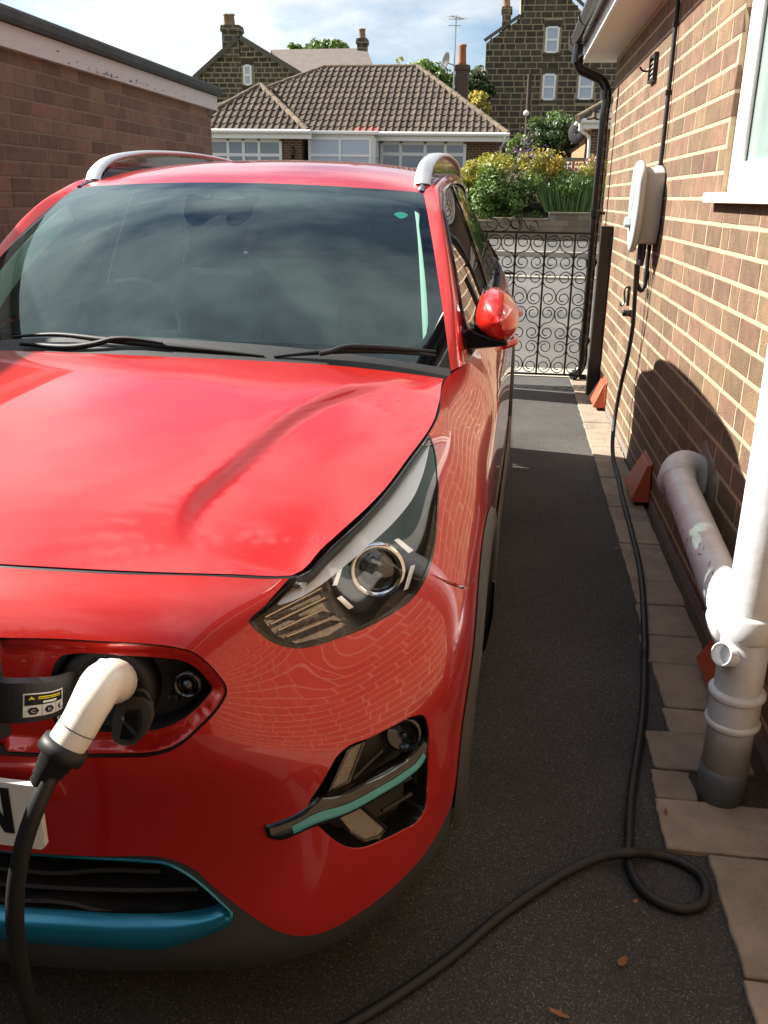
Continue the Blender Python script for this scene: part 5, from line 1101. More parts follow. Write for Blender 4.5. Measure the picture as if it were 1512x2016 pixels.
bars = [-.60, -.371, -.145, .081, .305, .528, .648]
for x in bars: MB().box((x-GXO-.0075, -.0075, GB+.009), (x-GXO+.0075, .0075, GT-.009)).build('bar', M_BIRON, gate)
MB().box((-.02-GXO, -.02, .862), (.073-GXO, -.004, .878)).box((-.02-GXO, -.02, .80), (-.004-GXO, -.004, .8619)).build('latch', M_BIRON, gate)
MB().box((.648-GXO, -.012, .06), (.76-GXO, .012, .08)).build('hinge_pin', M_BIRON, gate, bevel=.003)
def spiral(c, r, a0, a1, turns_in=.42, n=26):
    """from the outside inwards"""
    return [(c[0]+r*(1-(1-turns_in)*t)*math.cos(a0+(a1-a0)*t), c[1]+r*(1-(1-turns_in)*t)*math.sin(a0+(a1-a0)*t)) for t in np.linspace(0, 1, n)]
def s_scroll(w, zu, zl, flip):
    """half-bay scroll: bar at x=0, bay centre at x=w"""
    r = w*.47; cu, cl = (w*.52, zu), (w*.5, zl)
    P0 = spiral(cu, r, 0, math.pi*2.6)[::-1]           # ends at the bay-centre side heading down
    P1 = spiral(cl, r, math.pi, math.pi*3.6)           # starts at the bar side heading down
    mid = [(w*.98, zu-r*.35), (w*.80, zu*.60+zl*.40), (w*.22, zu*.40+zl*.60), (w*.03, zl+r*.35)]
    P = P0+mid+P1
    return [(w-x, z) for x, z in P] if flip else P
SC = [(1.107, .957), (.840, .686), (.572, .420), (.306, .152)]
scl = {}
for i in range(len(bars)-1):
    a, b = bars[i], bars[i+1]; full = b-a > .15; w = (b-a)/2 if full else (b-a)
    for k, (zu, zl) in enumerate(SC):
        for side in ((1, -1) if full else (1,)):
            key = (round(w, 3), k)
            if key not in scl:
                P = s_scroll(w, zu, zl, k % 2 == 1); me = MB().add(*tube([(x, 0, z) for x, z in resample(np.array(P), 74)], .0042, 5))
                o = me.build('scroll', M_BIRON, None, smooth=True); scl[key] = o.data; bpy.data.objects.remove(o)
            o = bpy.data.objects.new('scroll', scl[key]); COL.objects.link(o); o.parent = gate
            o.location = ((a if side == 1 else b)-GXO, 0, 0); o.scale = (side, 1, 1)
def crest(P): tube_obj('crest_scroll', [(x-GXO, 0, z) for x, z in P], .0042, M_BIRON, gate, 5, 70)
for dx, w in ((.073, 1), (-.02, 1), (-.115, 1)):
    crest(spiral((dx, 1.235), .052, -math.pi*.5, math.pi*2.1)[::-1] if dx != .073 else spiral((.073, 1.235), .05, -math.pi*.4, math.pi*2.3, .45)[::1])
crest(spiral((.075, 1.238), .055, math.pi*.5, math.pi*2.6, .4)[::-1]+[(.105, 1.282), (.14, 1.245), (.165, 1.205)]+spiral((.205, 1.228), .042, -math.pi*.75, math.pi*1.6, .5))
# ---- fallen leaves
M_LEAF = mat('dry_leaf', (.30, .13, .045), .7, noise=.5, nscale=90, second=(.20, .08, .03), objrand=.25)
def fallen(px, L_, w, ang, label, curl=.5, z=.004):
    p = atz(*px, z); e = []
    n = 7; V = []; 
    for i in range(n):
        t = i/(n-1); ww = w*math.sin(math.pi*min(1, .08+t*.92))**.8*(1 if i not in (2, 4) else .75); x = (t-.5)*L_
        for sgn in (-1, 0, 1): V.append((x, sgn*ww, .003+curl*.5*(abs(sgn)*ww*.9)+curl*.25*L_*(t-.5)**2*4*.4))
    Fc = [(i*3+j, i*3+j+1, (i+1)*3+j+1, (i+1)*3+j) for i in range(n-1) for j in range(2)]
    o = obj('fallen_leaf', V, Fc, M_LEAF, None, smooth=False); o.location = tuple(p); o.rotation_euler = (0, 0, math.radians(ang)); tag(o, label, 'leaf', 'dry leaves fallen on the drive')
fallen((1226, 1895), .030, .009, 60, 'pale torn leaf alone on the tarmac beyond the cable loop'); fallen((1102, 2000), .040, .006, -20, 'curled red brown leaf at the tarmac farthest from the gate', .9)
fallen((1310, 1598), .026, .004, 75, 'brown leaf curled on the slab beside the soil pipe foot', .9, .016); fallen((1254, 1394), .020, .004, 0, 'tiny dry leaf on tarmac touching the straight cable', .6); fallen((1214, 1080), .022, .007, 20, 'small brown leaf at the slab edge near the terracotta covers', .5, .006)
fallen((1251, 1776), .014, .005, 40, 'tiny star shaped leaf inside the loop of the cable', .4)

# brick pier at the other end of the gate (its shadow crosses the drive)
pier = empty('gate_pier', (-.80, 7.0, 0), 'brick gate pier with flat cap standing behind the red car', 'pier'); M_PIER = brick_tex0 = M_FELT
pb_ = MB().box((-.16, -.155, -.05), (.16, .155, 1.30)); pb_.build('pier_core', M_MORT, pier)
for zz in range(14):
    for sx, (cx_0, cy_0, rot_) in enumerate(((0, -.157, 0), (0, .157, math.pi), (.162, 0, math.pi/2), (-.162, 0, -math.pi/2))):
        pass
for zz in range(14):
    for (dx, dy, a) in ((-.08, -.1555, 0), (.08, -.1555, 0), (.1605, 0, math.pi/2), (-.1605, 0, -math.pi/2)):
        key = 'pier_brick'
        if zz == 0 and dx == -.08: pbm = brick_mesh('brick', .15, .08, .003, M_BRK, 5)
        o = bpy.data.objects.new('brick', pbm); COL.objects.link(o); o.parent = pier; o.location = (dx, dy, .045+zz*.09); o.rotation_euler = (0, 0, a)
MB().box((-.19, -.185, 1.301), (.19, .185, 1.36)).build('pier_cap', M_CONC, pier, bevel=.01)

# crumbs of grit and moss lying in the joint along the wall foot
rg = np.random.RandomState(12); gm = MB()
for i in range(900):
    y = rg.uniform(1.2, 7.4); x = rg.choice([rg.uniform(.735, .768), rg.uniform(.60, .765) if y < 2.3 and y > 1.9 else rg.uniform(.737, .768), .57+rg.normal(0, .02)]) ; s_ = rg.uniform(.0015, .0045)*(1 if x > .7 else .6); z = .006 if x > .7 else .012
    c = np.array([x, y, z]); P = c+rg.uniform(-1, 1, (4, 3))*s_; gm.add([tuple(p) for p in P], [(0, 1, 2), (0, 3, 1), (1, 3, 2), (2, 3, 0)])
o = gm.build('loose_grit', mat('grit', (.16, .13, .10), .9, island=.5)); tag(o, 'loose grit and crumbs along the foot of the brick wall', 'grit', kind='stuff')
# ================================================================== ACROSS THE STREET
def brick_tex(name, c1, c2, mortar, bw, bh, msize=.012, rough=.9, axis='XZ', bump=.4):
    m = bpy.data.materials.new(name); m.use_nodes = True; nt = m.node_tree; N = nt.nodes.new; L = nt.links.new; b = nt.nodes['Principled BSDF']; b.inputs['Roughness'].default_value = rough
    g = N('ShaderNodeNewGeometry'); s = N('ShaderNodeSeparateXYZ'); L(g.outputs['Position'], s.inputs[0]); c = N('ShaderNodeCombineXYZ'); L(s.outputs[axis[0]], c.inputs['X']); L(s.outputs[axis[1]], c.inputs['Y'])
    t = N('ShaderNodeTexBrick'); t.inputs['Color1'].default_value = (*c1, 1); t.inputs['Color2'].default_value = (*c2, 1); t.inputs['Mortar'].default_value = (*mortar, 1); t.inputs['Scale'].default_value = 1.0
    t.inputs['Brick Width'].default_value = bw; t.inputs['Row Height'].default_value = bh; t.inputs['Mortar Size'].default_value = msize; t.inputs['Bias'].default_value = 0; L(c.outputs[0], t.inputs['Vector']); L(t.outputs['Color'], b.inputs['Base Color'])
    bp = N('ShaderNodeBump'); bp.inputs['Strength'].default_value = bump; bp.inputs['Distance'].default_value = .01; bp.invert = True; L(t.outputs['Fac'], bp.inputs['Height']); L(bp.outputs[0], b.inputs['Normal']); MATS[name] = m; return m
M_FBRK = brick_tex('far_brown_brick', (.125, .062, .038), (.085, .045, .030), (.27, .19, .13), .225, .075)
M_FBRKY = brick_tex('far_brown_brick_sunlit', (.30, .14, .06), (.25, .12, .055), (.40, .27, .14), .225, .075, axis='YZ')  # sunlight on the side wall is put into this lighter orange brick
M_STONE = mat('sooty_gritstone', (.085, .066, .044), .9, noise=.8, nscale=3.2, second=(.035, .028, .020), bump=.8, bscale=14, objrand=.35, hue=.012)
M_STONEI = mat('sooty_gritstone_joined', (.085, .066, .044), .9, noise=.8, nscale=3.2, second=(.035, .028, .020), bump=.8, bscale=14, island=.35, hue=.012)
M_SMORT = mat('lime_pointing', (.34, .285, .185), .9, noise=.5, nscale=4, second=(.24, .20, .13))
M_TILE = mat('lichen_concrete_tile', (.052, .036, .026), .9, noise=.75, nscale=6, second=(.10, .076, .054), bump=.6, bscale=40, objrand=.3, hue=.01)
M_TILEI = mat('lichen_concrete_tile_joined', (.052, .036, .026), .9, noise=.75, nscale=6, second=(.10, .076, .054), bump=.6, bscale=40, island=.3, hue=.01)
M_TILER = mat('red_replacement_tile', (.20, .065, .045), .85, objrand=.2)
M_RIDGE = mat('lichen_ridge_tile', (.17, .13, .085), .9, noise=.85, nscale=5, second=(.085, .062, .042), bump=.8, bscale=25, objrand=.2)
M_SLATE = mat('stone_slate_roof', (.13, .108, .095), .85, noise=.7, nscale=2.5, second=(.085, .07, .062), bump=.5, bscale=8)
M_POT = mat('terracotta_pot', (.34, .12, .06), .8, noise=.5, nscale=3, second=(.22, .09, .05)); M_POTB = mat('buff_pot', (.25, .17, .11), .8, noise=.5, nscale=3)
M_FGL = mat('sky_tinted_window_glass', (.13, .165, .22), .04, spec=.9, coat=.5); M_FGLW = mat('curtained_window', (.42, .47, .55), .1, spec=.6)  # M_FGL panes carry a blue sky reflection in their base colour
M_WOODP = mat('weathered_pole', (.06, .038, .028), .8, noise=.5, nscale=3); M_ALU = mat('aerial_metal', (.35, .36, .38), .4, .7); M_DISH = mat('grey_dish', (.014, .014, .015), .7)
def pv(u, v, Y): return np.array(at(u, v, Y))
# ---- tiled slopes
def tile_mesh(w, l, m):
    us = np.array([-.5, -.32, -.14, .04, .16, .28, .40, .5])*w; hs = np.array([.0, .0, .0, .004, .032, .045, .032, .004]); V = []
    for t, lift in ((0, .040), (1, .012)):
        for u, h in zip(us, hs): V.append((u, t*l*1.06, h+lift))
    for u, h in zip(us, hs): V.append((u, 0.0, h+lift*0-.005))
    n = len(us); Fc = [(i, i+1, n+i+1, n+i) for i in range(n-1)]+[(2*n+i, 2*n+i+1, i+1, i) for i in range(n-1)]
    return mesh_data('tile', V, Fc, m)
def tiled(parent, O, U, S, poly, w, l, limit, special=None, m=M_TILE, mi=M_TILEI, seed=2):
    """roof slope: O corner on the eave, U along the eave, S up the slope (unit vectors); poly in (u, s)"""
    U = np.array(U, float); S = np.array(S, float); N_ = np.cross(U, S); N_ = N_ if N_[2] > 0 else -N_; P = np.array(poly); r = np.random.RandomState(seed)
    R = Matrix(((U[0], S[0], N_[0]), (U[1], S[1], N_[1]), (U[2], S[2], N_[2]))).to_4x4(); me = tile_mesh(w, l, m); me2 = tile_mesh(w, l, M_TILER) if special else None
    base = [tuple(np.array(O)+U*a+S*b-N_*.01-np.array(parent.location)) for a, b in poly]; obj('roof_deck', base, [tuple(range(len(base)))], M_TILEI, parent)
    cells = []; k = 0; s = 0.0
    while s < P[:, 1].max()-l*.25:
        for u in np.arange(P[:, 0].min(), P[:, 0].max()+w, w): cells.append((u+w/2+(0 if k % 2 == 0 else 0)+r.uniform(-.006, .006), s+r.uniform(-.008, .008), k))
        s += l; k += 1
    C = np.array([(c[0], c[1]+l*.5) for c in cells]); ok = inside(poly, C); cells = [c for c, q in zip(cells, ok) if q]
    pts = np.array([np.array(O)+U*c[0]+S*c[1] for c in cells]); pr = project(pts); order = np.argsort(pr[:, 2]); vis = (pr[:, 1] > -40) & (pr[:, 0] > 405); order = [i for i in order if vis[i]]; single = set(order[:limit]); mb = MB()
    for i, c in enumerate(cells):
        sp = special and special(c[0], c[1])
        if i in single or sp:
            o = bpy.data.objects.new('tile', me2 if sp else me); COL.objects.link(o); o.parent = parent; M = R.copy(); tw = Matrix.Rotation(r.uniform(-.012, .012), 4, 'Z'); M = M @ tw; M.translation = Vector(pts[i])-parent.location; o.matrix_basis = M
        else: mb.add([tuple(R @ v.co+Vector(pts[i])-parent.location) for v in me.vertices], [tuple(p.vertices) for p in me.polygons])
    if mb.V: o = obj('far_tiles', mb.V, mb.F, mi, parent); o['kind'] = 'stuff'
def ridge(parent, A, B, r=.11, n=None):
    r *= .72
    A, B = np.array(A, float), np.array(B, float); L_ = np.linalg.norm(B-A); n = n or max(2, int(L_/.45)); d = (B-A)/n
    for i in range(n):
        p0, p1 = A+d*i, A+d*(i+1.03); o = MB().add(*tube([p0-np.array(parent.location), p1-np.array(parent.location)], [r*1.06, r*.94], 10)).build('ridge_tile', M_RIDGE, parent, smooth=True)
def window_far(parent, x0, x1, z0, z1, Y, cols, rows, m=M_FGL, fr=.07, split=None, side=None):
    e = empty('window', (0, 0, 0)); e.parent = parent; e.location = tuple(-Vector(parent.location)); M_ = M_UPVC
    f = (lambda a, b, c: (a, b, c)) if side is None else side
    def bx(a0, a1, c0, c1, d0, d1, nm, m): MB().prism([(a0, c0), (a1, c0), (a1, c1), (a0, c1)], d0, d1, lambda a, c, t: f(a, Y+t, c)).build(nm, m, e)
    xs = np.linspace(x0, x1, cols+1) if split is None else np.array(split); zs = rows if isinstance(rows, list) else np.linspace(z0, z1, rows+1)
    for i, x in enumerate(xs): bx(x-fr/2, x+fr/2, z0, z1, -.05, .0, 'frame', M_)
    for z in zs:
        for i in range(len(xs)-1): bx(xs[i]+fr/2, xs[i+1]-fr/2, z-fr/2, z+fr/2, -.045, -.002, 'glazing_bar', M_)
    for i in range(len(xs)-1):
        for j in range(len(zs)-1): bx(xs[i]+fr/2, xs[i+1]-fr/2, zs[j]+fr/2, zs[j+1]-fr/2, -.02, -.01, 'pane', m)
    return e
# ---- bungalow opposite
BY0 = 31.0; bung = empty('bungalow', (-5, BY0, 1.2), 'brown brick bungalow with lichened tiled hipped roof across the street', 'bungalow')
rb = lambda o: loc(o, bung)
ev = 30.55
eL, eR, rL, rR = pv(560, 262, ev), pv(1000, 268, ev), pv(640, 133, 34.6), pv(822, 131, 34.6); zE = 3.30; eL[2] = zE; eR[2] = zE; zR = (rL[2]+rR[2])/2; rL[2] = rR[2] = zR
rb(MB().box((-10.2, BY0, 1.0), (eR[0]-.35, BY0+7.5, zE-.02)).build('wall', M_FBRK, bung))
Sv = np.array([0, 34.6-ev, zR-zE]); SL_ = np.linalg.norm(Sv); Sv /= SL_
x_l = rL[0]-5.2
tiled(bung, (x_l, ev, zE), (1, 0, 0), Sv, [(0, 0), (eR[0]-x_l, 0), (rR[0]-x_l, SL_), (rL[0]-x_l, SL_)], .215, SL_/12.0, 300, special=lambda u, s: s < .3 and pv(693, 245, ev)[0]-x_l < u < pv(752, 245, ev)[0]-x_l)
ridge(bung, rL, rR, .12); ridge(bung, (eR[0], ev-.02, zE+.02), rR, .13); ridge(bung, rL, (x_l, ev, zE), .13)
obj('hip_slope', [tuple(np.array(p)-np.array(bung.location)) for p in ((eR[0], ev, zE), (eR[0], BY0+7.9, zE), tuple(rR))], [(0, 1, 2)], M_TILEI, bung)
# front wing with hipped roof
tip = pv(513, 168, 31.6); wl_, wr_ = pv(405, 262, 29.3), pv(606, 258, 29.3); zW = (wl_[2]+wr_[2])/2+.02; x0 = 2*tip[0]-wr_[0]
Sw = np.array([0, 31.6-29.3, tip[2]-zW]); Lw = np.linalg.norm(Sw); Sw /= Lw
wing = empty('roof_wing', (0, 0, 0)); 
bpy.data.objects.remove(wing)
tiled(bung, (x0, 29.3, zW), (1, 0, 0), Sw, [(0, 0), (wr_[0]-x0, 0), (tip[0]-x0+.02, Lw), (tip[0]-x0-.02, Lw)], .215, Lw/7.0, 0 if False else 120, seed=5)
ridge(bung, (wr_[0], 29.28, zW+.02), tip, .13); ridge(bung, (x0, 29.3, zW+.02), tip, .13); ridge(bung, tip, (tip[0], 34, tip[2]), .12, 4)
obj('wing_slope', [tuple(np.array(p)-np.array(bung.location)) for p in ((wr_[0], 29.3, zW), (wr_[0], 34.5, zW), (tip[0], 34.5, tip[2]), tuple(tip))], [(0, 1, 2, 3)], M_TILEI, bung)
wyf = 29.7; rb(MB().box((x0+.3, wyf, 1.0), (wr_[0]-.3, BY0-.01, zW-.02)).build('wing_wall', M_FBRK, bung))
# white gutters and fascias
def gut(x0, x1, y, z, dz=.0): rb(MB().add(*tube([(x0, y-.06, z), (x1, y-.06, z)], .065, 8)).build('gutter', M_UPVC, bung, smooth=True)); rb(MB().box((x0, y+.02, z-.20), (x1, y+.06, z-.045)).build('fascia', M_UPVC, bung)); rb(MB().box((x0+.02, y+.061, z-.20), (x1-.02, y+.5, z-.185)).build('soffit', M_UPVC, bung))
gut(x0-.05, wr_[0]+.1, 29.3, zW-.0); gut(pv(740, 262, ev)[0], eR[0]+.05, ev, zE)
# bay between
bl, brr = pv(606, 300, 29.9)[0], pv(735, 300, 29.9)[0]; zb_ = pv(680, 262, 29.9)[2]
rb(MB().box((bl, 29.95, 1.0), (brr, BY0-.01, zb_-.05)).build('bay_wall', M_UPVC, bung)); rb(MB().box((bl-.02, 29.80, zb_-.045), (brr+.15, BY0-.012, zb_+.06)).build('bay_roof', M_UPVC, bung, bevel=.03))
zt = zb_-.16; window_far(bung, bl+.06, brr-.1, 2.0, zt, 29.94, 2, [2.0, 2.62, zt], M_FGLW)
window_far(bung, 30.05, 30.9, 2.0, zt, 0, 2, [2.0, 2.62, zt], M_FGLW, .06, side=lambda a, d, c: (brr+.001-d, a, c))
zt = zW-.25
a0, a1, a2, a3 = [pv(x, 300, wyf)[0] for x in (414, 450, 511, 553)]; window_far(bung, a0, a3, 1.9, zt, wyf-.01, 3, [1.9, 2.60, zt], M_FGL, .09, split=[a0, a1, (a1+a2)/2, a2, a3])
zt = zE-.25; c = [pv(x, 300, BY0)[0] for x in (752, 789, 837, 877, 915)]; window_far(bung, c[0], c[-1], 1.5, zt, BY0-.01, 4, [1.5, 2.72, zt], M_FGL, .10, split=c)
rb(MB().box((pv(607, 300, BY0)[0]-.35, wyf-.03, 2.55), (pv(607, 300, BY0)[0]-.25, wyf-.001, 2.85)).build('wall_lamp', M_BIRON, bung)) if False else None
xlm = pv(577, 285, wyf)[0]; rb(MB().add(*tube([(xlm, wyf-.05, 2.50), (xlm, wyf-.08, 2.62), (xlm, wyf-.08, 2.80), (xlm, wyf-.02, 2.86)], [.03, .06, .06, .02], 6)).build('wall_lamp', M_BIRON, bung))
xd = pv(985, 300, ev)[0]; rb(MB().add(*tube(resample(np.array([(eR[0]-.1, ev-.06, zE-.05), (eR[0]-.1, ev-.04, zE-.18), (xd, ev+.35, zE-.40), (xd, ev+.36, zE-.6), (xd, ev+.36, 1.2)]), 30), .04, 8)).build('downpipe', M_UPVC, bung, smooth=True))
shed = empty('garden_shed', tuple(pv(1006, 330, 33)*[1, 1, 0]+[0, 0, 1.0]), 'small pinkish white shed with square panes beside the bungalow', 'shed')
sx0, sx1 = pv(993, 320, 33)[0]-shed.location.x, pv(1020, 320, 33)[0]-shed.location.x; szt = pv(1006, 296, 33)[2]-1.0
M_SHED = mat('pink_white_boards', (.62, .50, .47), .7); MB().box((sx0, 0, 0), (sx1, 1.2, szt)).build('shed_body', M_SHED, shed, bevel=.02); MB().box((sx0+.06, -.02, szt-.55), (sx1-.14, -.005, szt-.15)).build('shed_pane', mat('shed_glass', (.36, .42, .30), .2), shed); MB().prism([(sx0-.06, szt+.01), (sx1+.06, szt+.01), ((sx0+sx1)/2, szt+.22)], -.05, 1.25, lambda a, b, t: (a, t, b)).build('shed_roof', M_SLATE, shed)
# chimney on the bungalow, with dish and aerial
cY = 35.6; c0, c1, ct, cbz = pv(897, 127, cY), pv(923, 127, cY), pv(910, 127, cY)[2], pv(910, 200, cY)[2]
chm = MB().box((c0[0], cY, cbz-1.5), (c1[0], cY+.6, ct)).box((c0[0]-.04, cY-.04, ct-.16), (c1[0]+.04, cY+.64, ct-.02)); rb(chm.build('chimney', brick_tex('chimney_brick', (.10, .055, .04), (.07, .042, .03), (.15, .11, .08), .225, .075), bung))
pt_ = pv(911, 88, cY+.3); V, Fc = lathe([(.17, ct-.02), (.155, ct+.1), (.13, pt_[2]-.1), (.15, pt_[2]-.06), (.15, pt_[2]), (.11, pt_[2])], (pt_[0], cY+.3, 0), (0, 0, 1), 16); rb(obj('chimney_pot', V, Fc, M_POT, bung, smooth=True))
an = pv(898, 30, cY-.1); ae = empty('tv_aerial', (an[0], cY-.1, ct-1.2), 'tall thin mast with a tv aerial beside the bungalow chimney', 'aerial'); hA = an[2]-ct+1.2
MB().add(*tube([(0, 0, 0), (0, 0, hA)], .03, 6)).build('mast', M_ALU, ae)
MB().add(*tube([(-.18, -.2, hA-.05), (.25, .6, hA-.02)], .014, 5)).build('boom', M_ALU, ae)
for k in range(7): t = k/6; p = np.array([-.18, -.2, hA-.05])*(1-t)+np.array([.25, .6, hA-.02])*t; MB().add(*tube([p-[.16, -.06, 0], p+[.16, -.06, 0]], .010, 5)).build('element', M_ALU, ae)
for k in (-.10, .10): MB().add(*tube([(-.25, -.2, hA-.25+k), (.2, -.1, hA-.25+k)], .012, 5)).build('reflector_rod', M_ALU, ae)
dpx = pv(881, 121, cY-.3); di = empty('satellite_dish', tuple(dpx), 'dark grey satellite dish on the aerial mast', 'satellite dish')
V, Fc = lathe([(0, .0), (.08, .008), (.15, .03), (.20, .055), (.24, .09), (.235, .095), (.19, .065), (0, .015)], (0, 0, 0), (-.75, -.55, .25), 24); obj('dish', [(x, y, z*1.25) for x, y, z in V], Fc, M_DISH, di, smooth=True); MB().add(*tube([(.0, 0, -.05), (an[0]-dpx[0], .2, -.1)], .02, 5)).build('dish_arm', M_ALU, di); MB().add(*tube([(-.02, -.0, -.24), (-.3, -.22, -.05)], .012, 5)).build('feed_arm', M_ALU, di)
# ---- stone houses behind
def stone_house(name, Y, poly_px, label, limit, wins, base_z, seed, ch=.27, L_=.46, depth=8):
    poly = [(pv(u, v, Y)[0], pv(u, v, Y)[2]) for u, v in poly_px]; poly = [(x, z) for x, z in poly]; cx = np.mean([p[0] for p in poly]); e = empty(name, (cx, Y, base_z), label, 'house')
    wl = [[pv(a, b, Y)[0], pv(c, d, Y)[0], pv(c, d, Y)[2], pv(a, b, Y)[2]] for a, b, c, d in wins]
    mb = MB(); mb.prism(poly, 0, depth, lambda a, b, t: (a-cx, t, b-base_z)); mb.build('wall', M_SMORT, e)
    P = np.array(poly)
    def keep(u, z, hl):
        return True
    def spans(z):
        xs = []; n = len(poly)
        for i in range(n):
            (xa, za), (xb, zb) = poly[i], poly[(i+1) % n]
            if (za > z) != (zb > z): xs.append(xa+(xb-xa)*(z-za)/(zb-za))
        xs.sort(); out = [(xs[i]+.03, xs[i+1]-.03) for i in range(0, len(xs)-1, 2)]
        for x0, x1, z0, z1 in wl:
            if z0-.18 < z < z1+.30:
                o2 = []
                for a, b in out:
                    if x1+.09 < a or x0-.09 > b: o2.append((a, b))
                    else: o2 += [(a, x0-.10), (x1+.10, b)]
                out = [(a, b) for a, b in o2 if b-a > .05]
        return out
    z0 = P[:, 1].min(); brickwork(e, lambda u, z: (u, Y, z), int((P[:, 1].max()-z0)/ch)+1, z0, ch, L_, .05, P[:, 0].min(), P[:, 0].max(), keep, M_STONE, M_STONEI, limit, .012, halves=True, seed=seed, name='stone', stuff='far_stones', jitter=.5, spans=spans)
    for x0, x1, a, b in wl:
        w = window_far(e, x0+.05, x1-.05, a+.03, b-.03, Y-.02, 1, 2, M_FGLW, .09)
        loc(MB().box((x0-.08, Y-.035, b+.0), (x1+.08, Y-.004, b+.28)).build('lintel', M_STONE, e), e); loc(MB().box((x0-.08, Y-.05, a-.14), (x1+.08, Y-.004, a-.01)).build('sill', M_STONE, e), e)
    return e
def chimney(e, px0, px1, ptop, pbot, Y, m, pots, d=.7):
    a, b = pv(px0, ptop, Y), pv(px1, ptop, Y); zb = pv(px0, pbot, Y)[2]; w = b[0]-a[0]
    o = MB().box((a[0], Y, zb), (b[0], Y+d, a[2])).box((a[0]-.06, Y-.06, a[2]-.25), (b[0]+.06, Y+d+.06, a[2]-.08)).box((a[0]-.04, Y-.04, a[2]-.079), (b[0]+.04, Y+d+.04, a[2]+.02)).build('chimney', m, e); loc(o, e)
    for px, pz, r in pots:
        q = pv(px, pz, Y+d/2); V, Fc = lathe([(r*1.1, a[2]), (r, a[2]+.1), (r*.8, q[2]-.08), (r, q[2]-.05), (r, q[2]), (r*.6, q[2])], (q[0], Y+d/2, 0), (0, 0, 1), 12); loc(obj('chimney_pot', V, Fc, M_POTB, e, smooth=True), e)
M_STX = brick_tex('chimney_stone', (.10, .08, .055), (.05, .04, .028), (.22, .185, .12), .46, .27, .03)
hL = stone_house('stone_house', 45.0, [(386, 262), (388, 152), (437, 102), (470, 78), (600, 157), (600, 262)], 'dark stone gable house with two pot chimney behind the bungalow wing', 250, [(479, 128, 497, 168)], 3.0, 11, ch=.22, L_=.36)
chimney(hL, 436, 469, 50, 110, 44.9, M_STX, [(446, 28, .17), (455, 28, .17)])
# coping and slate roof of the left house
def slab_roof(e, pts, th, m, nm='roof'):
    P = np.array(pts); n = np.cross(P[1]-P[0], P[2]-P[0]); n = n/np.linalg.norm(n); n = n if n[2] > 0 else -n; k = len(P); V = np.vstack([P, P+n*th])-np.array(e.location)
    MB().add([tuple(v) for v in V], [tuple(range(k))[::-1], tuple(range(k, 2*k))]+[(i, (i+1) % k, k+(i+1) % k, k+i) for i in range(k)]).build(nm, m, e)
slab_roof(hL, [pv(470, 78, 44.85), pv(612, 164, 44.85), pv(612, 164, 53), pv(470, 78, 53)], .22, M_SLATE); slab_roof(hL, [pv(470, 78, 44.85), pv(384, 157, 44.85), pv(384, 157, 53), pv(470, 78, 53)], .2, M_SLATE)
slab_roof(hL, [pv(470, 76, 44.80), pv(520, 107, 44.80), pv(600, 157, 44.80), pv(600, 162, 44.80), pv(470, 84, 44.80)], .1, M_STONE, 'verge') if False else None
wg = empty('slate_roofed_house', tuple(pv(630, 150, 50)), 'long house with pale pinkish slate roof and end chimney behind the bungalow', 'house')
slab_roof(wg, [pv(534, 104, 53), pv(722, 101, 53), pv(745, 160, 48.5), pv(595, 165, 48.5)], .15, M_SLATE); loc(MB().box((pv(600, 150, 49)[0], 49, 2.5), (pv(735, 150, 49)[0], 55, pv(700, 140, 49)[2]-.3)).build('wall', M_STX, wg), wg)
rdg = [pv(534, 103, 53)-np.array(wg.location), pv(722, 100, 53)-np.array(wg.location)]; MB().add(*tube(rdg, .13, 8)).build('ridge', M_RIDGE, wg)
chimney(wg, 703, 721, 76, 112, 52.6, M_STX, [(713, 57, .2)], .6)
hR = stone_house('tall_stone_house', 48.0, [(948, 300), (957, 85), (1025, 36), (1026, -30), (1085, -45), (1150, 28), (1225, 92), (1225, 300)], 'tall dark gritstone house with white sash windows', 300, [(1075, 53, 1099, 104), (1069, 146, 1092, 197), (1140, 146, 1166, 196), (1063, 246, 1088, 285)], 3.0, 21)
chimney(hR, 990, 1007, 14, 60, 50.0, M_STX, [(998, -8, .2)], .6)
slab_roof(hR, [pv(955, 83, 47.9), pv(1026, 33, 47.9), pv(1026, 33, 54), pv(955, 83, 54)], .15, M_SLATE); slab_roof(hR, [pv(1085, -47, 47.9), pv(1228, 92, 47.9), pv(1228, 92, 55), pv(1085, -47, 55)], .15, M_SLATE)
pY = 40.0; pb, ptp = pv(1038, 278, pY), pv(1043, 146, pY); pole = empty('wooden_pole', tuple(pb-[0, 0, 1.5]), 'brown wooden pole with a small white lamp before the tall stone house', 'pole')
MB().add(*tube([(0, 0, 0), (ptp[0]-pb[0], 0, ptp[2]-pb[2]+1.5)], [.12, .09], 10)).build('pole_shaft', M_WOODP, pole, smooth=True); lmp = pv(1036, 223, pY-.15)-np.array(pole.location); V, Fc = lathe([(0, -.12), (.09, -.08), (.12, 0), (.09, .08), (0, .12)], lmp, (0, 0, 1), 12); obj('lamp_globe', V, Fc, M_UPVC, pole, smooth=True); MB().add(*tube([lmp, lmp+[.1, .12, 0]], .025, 5)).build('lamp_arm', M_BIRON, pole)
q = ptp-np.array(pole.location); MB().add(*tube([q-[.12, 0, .1], q+[.12, 0, -.1]], .04, 6)).build('insulator_arm', M_WOODP, pole)
